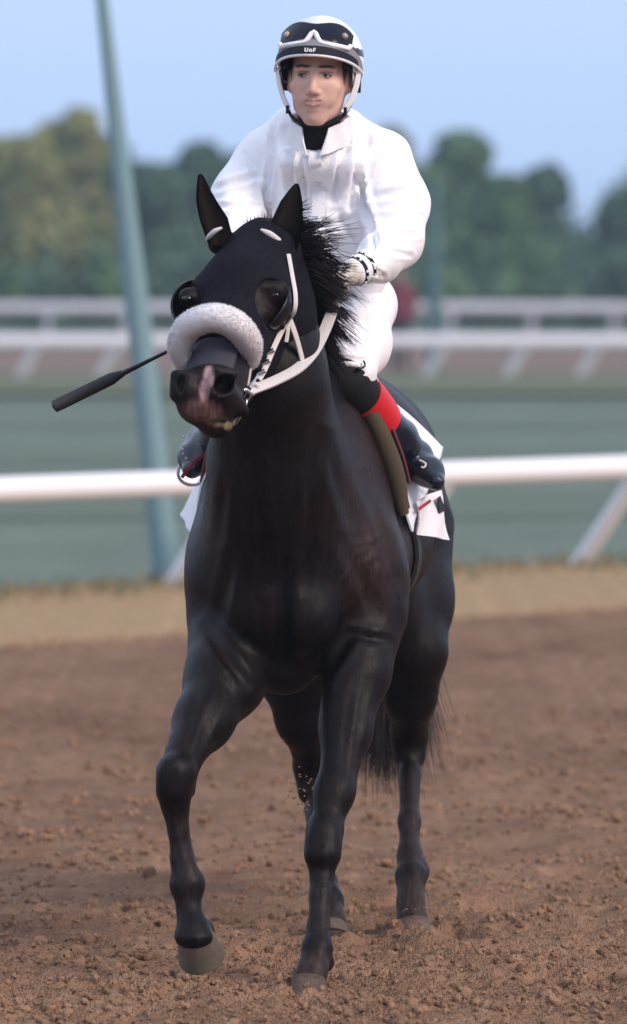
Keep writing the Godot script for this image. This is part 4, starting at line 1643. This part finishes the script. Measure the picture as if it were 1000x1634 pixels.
	te.tube([ml[0].lerp(ml[1], .45) + head_b * Vector3(0, .0006, -.0022), ml[1] + head_b * Vector3(0, .0008, -.0018), ml[2] + head_b * Vector3(0, .0008, -.0014), ml[3] + head_b * Vector3(0, .0008, -.0018), ml[4].lerp(ml[3], .45) + head_b * Vector3(0, .0006, -.0022)], [.0020, .0026, .0028, .0026, .0020], 8)
	put(te, "teeth", mat(Color.WHITE, .3, .4, true), root)
	for sg in [-1.0, 1.0]:
		var a := Acc.new()
		var o := hd(.0315 * sg, .0115, .0680)
		a.col = lin(.55, .52, .50)
		a.ball(o, Vector3.ONE * .0118, Basis(), 14, 20)
		a.col = lin(.035, .022, .016)
		a.ball(o + head_b * Vector3(-.0012, .0000, .0082), Vector3(.0064, .0064, .0040), head_b, 8, 14)
		put(a, "eye", mat(Color.WHITE, .12, .5, true), root)
		var li := Acc.new()
		li.col = lin(.40, .225, .18)
		var up := []
		var lo := []
		for k in 9:
			var t := -1.0 + k / 4.0
			up.append(o + head_b * Vector3(t * .0135, .0070 - t * t * .0060, .0112 - t * t * .0055))
			lo.append(o + head_b * Vector3(t * .0135, -.0052 + t * t * .0050, .0112 - t * t * .0055))
		li.tube(up, taper([.0018, .0036, .0036, .0018], 9), 8)
		li.tube(lo, taper([.0012, .0022, .0022, .0012], 9), 8)
		li.col = lin(.03, .02, .018)
		var la := []
		for p in up: la.append(p + head_b * Vector3(0, -.0026, .0022))
		li.tube(la, [.0009], 6)
		put(li, "eyelids", sk, root)
	# ---- neck warmer
	var nw := Sdf.new()
	nw.cell = .0045
	nw.noise = FastNoiseLite.new()
	nw.noise.frequency = 10.0
	nw.noise_amp = .0045
	nw.mottle = .2
	nw.base = lin(.010, .010, .013)
	nw.bone(hd(0, -.100, -.015), hd(0, -.165, -.042), .056, .058, .02)
	var na := Acc.new()
	nw.build(na)
	put(na, "neck_warmer", black_cloth, root)
	# ---- shirt
	var s := Sdf.new()
	s.cell = .0078
	s.noise = FastNoiseLite.new()
	s.noise.frequency = 3.6; s.noise.seed = 12; s.noise.fractal_octaves = 3; s.noise.fractal_gain = .42
	s.noise_scale = Vector3(1.5, .75, 1.0)
	s.noise_amp = .016
	s.mottle = 0.0
	s.base = lin(.90, .89, .92)
	s.blob(hp(512, 300, -.56), Vector3(.175, .17, .125), .06)
	s.blob(hp(518, 395, -.62), Vector3(.175, .15, .13), .08)
	s.bone(hp(525, 440, -.68), hp(535, 478, -.74), .145, .135, .06)
	s.chain([hp(462, 212, -.57), hp(420, 244, -.56)], [.055, .068], .05)
	s.chain([hp(556, 210, -.57), hp(602, 242, -.56)], [.055, .068], .05)
	s.bone(hp(470, 214, -.60), hp(552, 214, -.60), .055, .055, .05)
	s.chain([hp(610, 258, -.56), hp(632, 325, -.52), hp(633, 380, -.46)], [.077, .080, .074], .035)
	s.chain([hp(633, 382, -.46), hp(603, 412, -.33), hp(583, 424, -.25)], [.072, .057, .040], .03)
	s.chain([hp(412, 262, -.56), hp(383, 318, -.50), hp(374, 365, -.43)], [.077, .079, .072], .035)
	s.chain([hp(374, 365, -.43), hp(395, 430, -.25), hp(409, 468, -.16)], [.076, .058, .038], .03)
	s.blob(hd(0, -.215, -.055), Vector3(.115, .060, .085), .05)
	s.blob(hd(0, -.135, -.025), Vector3(.061, .062, .066), .010, Basis(), true)
	s.folds = [   # lines in the cloth: from, to, half width, depth
		[458, 205, 468, 330, 0.0102, 0.0195], [440, 220, 420, 330, 0.0085, 0.0150], [478, 250, 492, 350, 0.0085, 0.0120], [556, 220, 530, 320, 0.0102, 0.0195],
		[575, 225, 560, 330, 0.0085, 0.0150], [600, 235, 580, 300, 0.0068, 0.0105], [572, 285, 592, 360, 0.0085, 0.0300], [592, 360, 600, 400, 0.0076, 0.0225],
		[600, 315, 668, 300, 0.0102, 0.0105], [596, 350, 672, 345, 0.0085, 0.0120], [604, 378, 668, 372, 0.0068, 0.0105], [615, 400, 655, 408, 0.0059, 0.0105],
		[540, 340, 575, 400, 0.0102, 0.0135], [490, 370, 560, 350, 0.0119, 0.0120], [470, 400, 560, 430, 0.0102, 0.0120], [505, 330, 545, 420, 0.0085, 0.0105],
		[345, 300, 410, 280, 0.0085, 0.0120], [340, 330, 405, 330, 0.0076, 0.0120], [420, 300, 432, 370, 0.0085, 0.0240], [390, 245, 415, 290, 0.0085, 0.0105],
		[625, 215, 655, 260, 0.0085, 0.0090], [440, 190, 430, 240, 0.0068, 0.0105], [585, 200, 590, 250, 0.0068, 0.0090], [560, 415, 610, 440, 0.0068, 0.0120]]
	s.fold_d = 15.3
	var sa := Acc.new()
	s.build(sa)
	put(sa, "shirt", silk, root)
	# collar, open in front
	for sg in [-1.0, 1.0]:
		var grid := []
		for j in 5:
			var row := []
			var t := j / 4.0
			for q in 14:
				var an: float = lerpf(.20 + .30 * t, PI + .05, q / 13.0) * sg
				var r := lerpf(.078, .072, t) + .004 * sin(q * 1.7 + j)
				row.append(hd(sin(an) * (r + .004), -.182 + t * .066 + .020 * (1.0 - cos(an)) - .018 * pow(maxf(cos(an), 0.0), 3.0), -.030 + cos(an) * (r + .010)))
			grid.append(row)
		var ca := Acc.new()
		ca.col = lin(.82, .80, .84)
		ca.slab(grid, .005)
		put(ca, "collar", silk, root)
	var pl := Acc.new()
	pl.col = lin(.83, .81, .85)
	pl.strap(spline([hd(.003, -.190, .038), hd(.002, -.225, .040), hp(509, 285, -.425), hp(507, 345, -.430)], 5), [Vector3.BACK], .034, .006)
	put(pl, "placket", silk, root)
	for e in [[509, 240, -.375], [518, 233, -.375], [508, 292, -.41]]:
		var bt := Acc.new()
		bt.col = lin(.72, .70, .72)
		bt.ball(hp(e[0], e[1], e[2]), Vector3(.008, .008, .004))
		put(bt, "button", silk, root)
	# ---- breeches
	var br := Sdf.new()
	br.cell = .0075
	br.noise = s.noise
	br.noise_scale = Vector3(1.2, 1.2, 1.2)
	br.noise_amp = .006
	br.mottle = 0.0
	br.base = lin(.86, .84, .87)
	br.blob(hp(530, 485, -.80), Vector3(.165, .11, .12), .05)
	br.chain([hp(562, 490, -.74), hp(560, 545, -.50), hp(556, 592, -.315)], [.115, .098, .068], .05)
	br.chain([hp(490, 492, -.76), hp(462, 548, -.50), hp(440, 596, -.33)], [.115, .098, .068], .05)
	br.bone(hp(556, 590, -.315), hp(562, 602, -.34), .066, .060, .03)
	br.bone(hp(440, 596, -.33), hp(434, 606, -.35), .066, .060, .03)
	br.folds = [[525, 585, 580, 592, 0.0051, 0.0135], [520, 600, 570, 604, 0.0043, 0.0120], [530, 570, 585, 575, 0.0051, 0.0090], [545, 500, 600, 520, 0.0102, 0.0090], [590, 470, 608, 540, 0.0085, 0.0090], [560, 540, 592, 565, 0.0068, 0.0105]]
	br.fold_d = 15.2
	var ba := Acc.new()
	br.build(ba)
	put(ba, "breeches", silk, root)
	var bow := Acc.new()
	bow.tube(spline([hp(572, 590, -.235), hp(582, 584, -.24), hp(580, 576, -.25)], 4), [.0026], 6)
	bow.ball(hp(572, 589, -.232), Vector3(.008, .006, .005))
	put(bow, "knee_tie", gloss_black, root)
	# ---- boots
	var vinyl := relief(mat(lin(.006, .010, .022), .13, .5), fine, .15, Vector3(5, 5, 5))
	var redm := relief(mat(lin(.60, .014, .022), .5, .4), weave, .06, Vector3(9, 9, 9))
	for sg in [1.0, -1.0]:
		var k0 := hp(545, 602, -.285) if sg > 0.0 else hp(432, 612, -.32)
		var k1 := hp(575, 632, -.39) if sg > 0.0 else hp(400, 652, -.43)
		var k2 := hp(606, 672, -.49) if sg > 0.0 else hp(378, 676, -.49)
		var an := hp(660, 730, -.64) if sg > 0.0 else hp(324, 708, -.66)
		var toe := hp(694, 766, -.55) if sg > 0.0 else hp(304, 748, -.55)
		var so := Sdf.new()
		so.cell = .006
		so.mottle = 0.0
		so.base = lin(.010, .009, .011)
		so.bone(k0.lerp(k1, .12), k1, .0735, .061, .02)
		var soa := Acc.new()
		so.build(soa)
		put(soa, "sock", black_cloth, root)
		var rd := Acc.new()
		var ps := []
		for q in 7: ps.append(k1.lerp(k2, -.05 + 1.05 * q / 6.0))
		rd.tube(ps, taper([.0640, .0660, .0650, .0610], 7), 26)
		tag(put(rd, "red_band", redm, root), "red band below the black knee sock")
		var bo := Sdf.new()
		bo.cell = .006
		bo.mottle = 0.0
		bo.noise = FastNoiseLite.new()
		bo.noise.frequency = 6.5; bo.noise.seed = 5; bo.noise.fractal_octaves = 2
		bo.noise_amp = .010
		bo.base = Color.WHITE
		bo.chain([k2, k2.lerp(an, .5), an], [.058, .055, .049], .02)
		bo.bone(an, an + Vector3(0, -.035, 0) - fwd * .035, .048, .034, .02)
		bo.chain([an + Vector3(0, -.015, 0), an.lerp(toe, .6), toe], [.045, .039, .026], .025, lat, 1.1)
		var boa := Acc.new()
		bo.build(boa)
		put(boa, "boot", vinyl, root)
		var st := Acc.new()
		if sg > 0.0:
			for e in [[[647, 720, -.555], [660, 712, -.565], [668, 692, -.575], [665, 680, -.58]], [[664, 722, -.56], [673, 712, -.57], [675, 698, -.58]], [[683, 734, -.53], [693, 740, -.52], [690, 746, -.515], [686, 745, -.515]], [[598, 690, -.40], [590, 683, -.40]]]:
				var pp := []
				for q in e: pp.append(hp(q[0] - 14, q[1], q[2]))
				st.tube(spline(pp, 4), [.0026], 6)
		else:
			for q in 9:
				st.ball(hp(290 + absf(q - 6.0) * 1.2 + maxf(0, 4 - q) * 3.0, 752 - q * 7.0, -.54), Vector3.ONE * .0028, Basis(), 4, 6)
		put(st, "stitching", mat(lin(.75, .70, .66), .6), root).set_meta("kind", "stuff")
		if sg < 0.0:
			var stripe := Acc.new()
			stripe.strap(spline([hp(290, 762, -.50), hp(305, 742, -.49), hp(330, 722, -.53), hp(342, 712, -.57)], 4), [Vector3.BACK], .009, .003)
			put(stripe, "stripe", mat(lin(.22, .015, .035), .4), root)
	# ---- gloves and cuffs
	for e in [[hp(585, 424, -.25), hp(549, 442, -.175), Vector3(.25, .9, .2), "rein"], [hp(409, 468, -.16), hp(414, 492, -.11), Vector3(.9, .3, .3), "whip"]]:
		var wr: Vector3 = e[0]
		var ha: Vector3 = e[1]
		var ax: Vector3 = (ha - wr).normalized()
		var ga := Acc.new()
		hand(ga, ha, ax, e[2], lin(.66, .60, .54))
		put(ga, "glove", relief(mat(Color.WHITE, .7, .35, true), fine, .15, Vector3(9, 9, 9)), root)
		var len := (ha - wr).length() - .035
		var cu := Acc.new()
		cu.col = lin(.80, .78, .80)
		cu.tube([wr - ax * .01, wr + ax * len * .5, wr + ax * len], [.043, .041, .037], 22)
		put(cu, "cuff", silk, root)
		for t in [.30, .78]:
			var bd := Acc.new()
			bd.col = lin(.010, .010, .013)
			bd.tube([wr + ax * len * (t - .10), wr + ax * len * (t + .10)], [.0445 - .006 * t, .0435 - .006 * t], 22)
			var band := put(bd, "wrist_band", black_cloth, root)
			var dots := Acc.new()
			dots.col = lin(.75, .73, .75)
			var u := ax.cross(Vector3.UP).normalized()
			var v := ax.cross(u)
			for q in 14:
				if q % 5 == 3: continue
				var a3 := TAU * q / 14.0
				var rad := u * cos(a3) + v * sin(a3)
				dots.box(wr + ax * len * t + rad * (.0450 - .006 * t), Vector3(.006, .0022, .0075 if q % 2 else .005), Basis(ax.cross(rad), rad, ax))
			put(dots, "band_lettering", silk, band).set_meta("kind", "stuff")
	# ---- helmet
	var hw := Acc.new()
	var rows := []
	for j in 15:
		var row := []
		for q in 49:
			var az := TAU * q / 48.0
			var front := cos(az)
			var low := lerpf(-.010, .086, smoothstep(.25, .75, front))
			var el0 := asin(clampf((low - .055) / .116, -1, 1))
			var el := lerpf(el0, PI / 2, j / 14.0)
			var d := Vector3(cos(el) * sin(az), sin(el), cos(el) * cos(az))
			var p := d * Vector3(.113, .116, .132) + Vector3(0, .055, -.012)
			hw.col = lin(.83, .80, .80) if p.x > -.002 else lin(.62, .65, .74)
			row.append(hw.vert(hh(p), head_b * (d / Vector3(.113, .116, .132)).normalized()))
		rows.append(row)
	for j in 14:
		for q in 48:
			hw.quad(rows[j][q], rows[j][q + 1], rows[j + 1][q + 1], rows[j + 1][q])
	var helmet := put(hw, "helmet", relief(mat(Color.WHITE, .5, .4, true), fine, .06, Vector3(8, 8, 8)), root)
	var seam := Acc.new()
	var sp := []
	for q in 15:
		var y := lerpf(.150, .171, q / 14.0)
		sp.append(hh(helm(-.001, minf(y, .1705), .0)))
	seam.col = lin(.70, .70, .74)
	seam.tube(sp, [.0012], 6)
	put(seam, "panel_seam", silk, helmet)
	var ln := Acc.new()
	var lg := []
	for j in 4:
		var row := []
		for q in 25:
			var az := lerpf(.86, TAU - .86, q / 24.0)
			var y := lerpf(.070, lerpf(.035, -.030, smoothstep(0.0, .9, minf(az - .86, TAU - .86 - az))), j / 3.0)
			row.append(hh(Vector3(sin(az) * .103, y, -.012 + cos(az) * .118)))
		lg.append(row)
	ln.col = lin(.010, .010, .012)
	ln.slab(lg, .012)
	put(ln, "padding", black_cloth, helmet)
	# peak: grey cloth above, black band below, white edge
	var peak := [[], [], []]
	var band := [[], []]
	var edge := []
	for q in 25:
		var t := -1.0 + q / 12.0
		var az := t * 1.42
		var yb := .064 - .043 * pow(absf(t), 2.2)
		var yt := .112 - .060 * pow(absf(t), 2.0)
		var out := .040 * (1.0 - .75 * t * t)
		var p0 := Vector3(sin(az) * .112, yt, -.012 + cos(az) * .122)
		var p1 := Vector3(sin(az) * .1165, yb, -.012 + cos(az) * .130) + Vector3(sin(az) * .1, 0, cos(az)) * out
		peak[0].append(hh(p0)); peak[1].append(hh(p0.lerp(p1, .5) + Vector3(0, .006, .004))); peak[2].append(hh(p1))
		band[0].append(hh(p0.lerp(p1, .60) + Vector3(0, .0048, .007))); band[1].append(hh(p1 + Vector3(0, .003, .0035)))
		edge.append(hh(p1 + Vector3(0, -.0005, .001)))
	var pk := Acc.new()
	pk.col = lin(.20, .20, .23)
	pk.slab(peak, .005)
	var peak_node := put(pk, "peak", black_cloth, helmet)
	var pb := Acc.new()
	pb.col = lin(.015, .015, .020)
	pb.slab(band, .003)
	put(pb, "peak_band", black_cloth, helmet)
	var pe := Acc.new()
	pe.col = lin(.78, .76, .76)
	pe.tube(edge, [.0040], 8)
	put(pe, "peak_edge", silk, helmet)
	var tm := TextMesh.new()
	tm.text = "UoF"
	var ft := SystemFont.new()
	ft.font_names = PackedStringArray(["Droid Sans"])
	ft.font_weight = 700
	tm.font = ft
	tm.font_size = 40
	tm.pixel_size = .00042
	tm.depth = .002
	tm.material = mat(lin(.75, .73, .74), .6)
	var ti := MeshInstance3D.new()
	ti.name = "lettering"
	ti.mesh = tm
	helmet.add_child(ti, true)
	ti.position = hh(Vector3(-.001, .0765, .1625)) - root.position - helmet.position
	ti.basis = head_b * Basis(Vector3.RIGHT, -.55)
	# goggles pushed up on the helmet
	var gl := [[], [], [], []]
	var frame := []
	var ftop := []
	for q in 33:
		var t := -1.0 + q / 16.0
		var x := t * .094
		var yl := .084 + .012 * (1.0 - t * t) + .030 * exp(-pow(x / .014, 2))
		var yu := .150 - .006 * exp(-pow(x / .03, 2)) - .034 * pow(absf(t), 4.0)
		if absf(t) > .96: yl = lerpf(yl, yu, .25)
		for j in 4:
			gl[j].append(hh(helm(x, lerpf(yl, yu, j / 3.0), .012 - .002 * absf(t))))
		frame.append(hh(helm(x, yl - .001, .0165)))
		ftop.append(hh(helm(x, yu + .001, .010)))
	var ga2 := Acc.new()
	ga2.slab(gl, .005)
	var goggles := put(ga2, "goggles", mat(lin(.006, .007, .018), .14, .35), helmet)
	var fr := Acc.new()
	fr.col = lin(.82, .80, .82)
	fr.tube(frame, [.0068], 10)
	put(fr, "goggle_frame", silk, helmet)
	var fr2 := Acc.new()
	fr2.col = lin(.10, .10, .13)
	fr2.tube(ftop, [.0028], 8)
	put(fr2, "goggle_rim", silk, helmet)
	for sg in [-1.0, 1.0]:
		var bk := Acc.new()
		var o := helm(.077 * sg, .116, .013)
		var nn := head_b * Vector3(o.x / .0128, (o.y - .055) / .0135, (o.z + .012) / .0174).normalized()
		bk.tube([hh(o), hh(o) + nn * .004], [.010, .009], 16)
		put(bk, "goggle_button", mat(lin(.42, .33, .26), .35), helmet)
		var gs := Acc.new()
		var pts := []
		var nrs := []
		for q in 9:
			var az: float = lerpf(.98, PI, q / 8.0) * sg
			var y := lerpf(.098, .085, q / 8.0)
			var cr := sqrt(1.0 - pow((y - .055) / .116, 2))
			pts.append(hh(Vector3(sin(az) * .117 * cr, y - .02 * sin(absf(az)), -.012 + cos(az) * .136 * cr)))
			nrs.append((head_b * Vector3(sin(az), .2, cos(az))).normalized())
		gs.strap(pts, nrs, .020, .003)
		put(gs, "goggle_strap", gloss_black, helmet)
		# harness: white cheek strap, black chin strap
		var hs := Acc.new()
		hs.col = lin(.82, .80, .82)
		hs.strap(spline([hd(.108 * sg, .030, .025), hd(.104 * sg, -.005, .022), hd(.092 * sg, -.045, .022), hd(.074 * sg, -.078, .026)], 5), [head_b * Vector3(sg * .75, 0, .66)], .017, .004)
		put(hs, "cheek_strap", silk, helmet)
		var cs := Acc.new()
		cs.col = lin(.012, .012, .014)
		cs.strap(spline([hd(.112 * sg, .022, .010), hd(.100 * sg, -.020, .004), hd(.080 * sg, -.075, .012), hd(.055 * sg, -.105, .040), hd(.0, -.1225, .066)], 6), [head_b * Vector3(sg * .7, -.3, .66)], .010, .004)
		put(cs, "chin_strap", black_cloth, helmet)
		var cb := Acc.new()
		cb.box(hd(.077 * sg, -.080, .026), Vector3(.008, .022, .014), head_b)
		put(cb, "strap_buckle", gloss_black, helmet)

# ---------------------------------------------------------------- whip and flying dirt
func build_small() -> void:
	var whip := thing("riding_whip", at(268, 562, 14.97), "black riding whip with a thick padded end held out beside the horse's nose", "whip")
	var e0 := at(86, 649, 14.82)
	var h0 := hp(414, 489, -.115)
	var dirv := (h0 - e0).normalized()
	var l := (h0 - e0).length()
	var side := dirv.cross(Vector3.BACK).normalized()
	var a := Acc.new()
	a.tube([e0, e0 + dirv * .02, e0 + dirv * .17, e0 + dirv * .205], [.0155, .0165, .0160, .0085], 16, side, .55)
	put(a, "popper", relief(mat(lin(.012, .012, .016), .55), fine, .1, Vector3(8, 8, 8)), whip)
	var b := Acc.new()
	b.tube([e0 + dirv * .20, e0 + dirv * .30, h0 - dirv * .02], [.0080, .0050, .0048], 10)
	put(b, "shaft", mat(lin(.012, .012, .014), .3), whip)
	var c := Acc.new()
	c.tube([h0 - dirv * .06, h0 + dirv * .02, h0 + dirv * .10, h0 + dirv * .115], [.0085, .0095, .0095, .0125], 12)
	put(c, "grip", mat(lin(.015, .014, .015), .8), whip)
	# dirt thrown up by the hooves
	var fl := Acc.new()
	for k in 46:
		var p := hp(480 + rng.randfn() * 16, 1270 + rng.randfn() * 34, -.5 + rng.randfn() * .1)
		if k > 30: p = hp(640 + rng.randfn() * 28, 1455 + rng.randfn() * 25, -.80 + rng.randfn() * .06)
		fl.col = lin(.22, .13, .10)
		fl.ball(p, Vector3(rng.randf_range(.002, .006), rng.randf_range(.0015, .003), rng.randf_range(.002, .004)), Basis(Vector3.BACK, rng.randf() * 3.0), 4, 6)
	var fo := put(fl, "flying_dirt", mat(Color.WHITE, .9, .2, true))
	fo.set_meta("kind", "stuff")
	tag(fo, "crumbs of dirt thrown up between the horse's legs", "dirt")


func _ready() -> void:
	rng.seed = 7
	# camera
	var cam := Camera3D.new()
	cam.name = "camera"
	add_child(cam)
	cam.position = Vector3(0, EYE, 0)
	cam.near = 1.0
	cam.far = 3000.0
	cam.projection = Camera3D.PROJECTION_FRUSTUM
	cam.size = 1634.0 / FOCAL
	cam.frustum_offset = Vector2(0, -(817.0 - HORIZON) / FOCAL)
	var lens := CameraAttributesPhysical.new()
	lens.frustum_focal_length = 300.0
	lens.frustum_near = 1.0
	lens.frustum_far = 3000.0
	lens.exposure_aperture = 300.0 / 58.0
	lens.frustum_focus_distance = 14.9
	cam.attributes = lens
	cam.near = 1.0
	cam.far = 3000.0
	cam.projection = Camera3D.PROJECTION_FRUSTUM
	cam.size = 1634.0 / FOCAL
	# sky, sun, exposure
	var we := WorldEnvironment.new()
	we.name = "environment"
	add_child(we)
	var e := Environment.new()
	we.environment = e
	e.background_mode = Environment.BG_SKY
	var sk := ProceduralSkyMaterial.new()
	sk.sky_top_color = lin(0.53, 0.61, 0.77).linear_to_srgb()
	sk.sky_horizon_color = lin(0.275, 0.375, 0.575).linear_to_srgb()
	sk.sky_curve = 0.12
	sk.ground_bottom_color = lin(0.10, 0.07, 0.05).linear_to_srgb()
	sk.ground_horizon_color = lin(0.13, 0.13, 0.12).linear_to_srgb()
	sk.sun_angle_max = 1.0
	var sky := Sky.new()
	sky.sky_material = sk
	e.sky = sky
	e.tonemap_mode = Environment.TONE_MAPPER_LINEAR
	e.tonemap_exposure = 1.74
	e.fog_enabled = true
	e.fog_density = 0.0006
	e.fog_light_color = Color(0.72, 0.80, 0.86)
	e.sdfgi_enabled = true
	e.ssao_enabled = true
	e.ssil_enabled = true
	var sun := DirectionalLight3D.new()
	sun.name = "sun"
	add_child(sun)
	sun.light_energy = 0.5
	sun.light_color = Color(1.0, 0.93, 0.88)
	sun.light_angular_distance = 22.0
	sun.shadow_enabled = true
	sun.look_at_from_position(Vector3(8.5, 7.0, 6.5), Vector3.ZERO)
	# materials
	fine = noise_tex(0.05, 5, 512)
	weave = noise_tex(0.35, 2, 256)
	coat_mat = relief(mat(Color.WHITE, 0.43, 0.27, true), weave, 0.12, Vector3(7, 1.8, 7))
	var streak := FastNoiseLite.new()
	streak.frequency = 0.02; streak.fractal_octaves = 5; streak.seed = 31
	var st := NoiseTexture2D.new()
	st.width = 512; st.height = 512; st.seamless = true; st.noise = streak
	var sg := Gradient.new()
	sg.set_color(0, Color(0.42, 0.40, 0.42))
	sg.set_color(1, Color(1.0, 0.96, 0.95))
	st.color_ramp = sg
	coat_mat.albedo_texture = st
	coat_mat.uv1_scale = Vector3(6.5, 1.7, 6.5)
	var rt := NoiseTexture2D.new()
	rt.width = 512; rt.height = 512; rt.seamless = true
	var rn := FastNoiseLite.new()
	rn.frequency = 0.03; rn.fractal_octaves = 5; rn.seed = 77
	rt.noise = rn
	var rg := Gradient.new()
	rg.set_color(0, Color(0.52, 0.52, 0.52))
	rg.set_color(1, Color(1.0, 1.0, 1.0))
	rt.color_ramp = rg
	coat_mat.roughness_texture = rt
	coat_mat.roughness = 0.62
	hair_mat = mat(Color.WHITE, 0.45, 0.35, true)
	silk = relief(mat(Color.WHITE, 0.6, 0.4, true), fine, 0.10, Vector3(2.2, 2.2, 2.2))
	black_cloth = relief(mat(Color.WHITE, 0.75, 0.35, true), weave, 0.08, Vector3(8, 8, 8))
	white_strap = relief(mat(lin(0.66, 0.61, 0.59), 0.7, 0.3), fine, 0.25, Vector3(9, 9, 9))
	steel = mat(lin(0.55, 0.55, 0.56), 0.25)
	steel.metallic = 1.0
	gloss_black = mat(lin(0.006, 0.006, 0.008), 0.22, 0.4)
	rail_white = mat(lin(0.80, 0.78, 0.80), 0.45)
	rail_grey = mat(lin(0.52, 0.52, 0.58), 0.5)
	build_ground()
	build_far()
	build_rails()
	build_horse()
	build_tack()
	build_jockey()
	build_small()
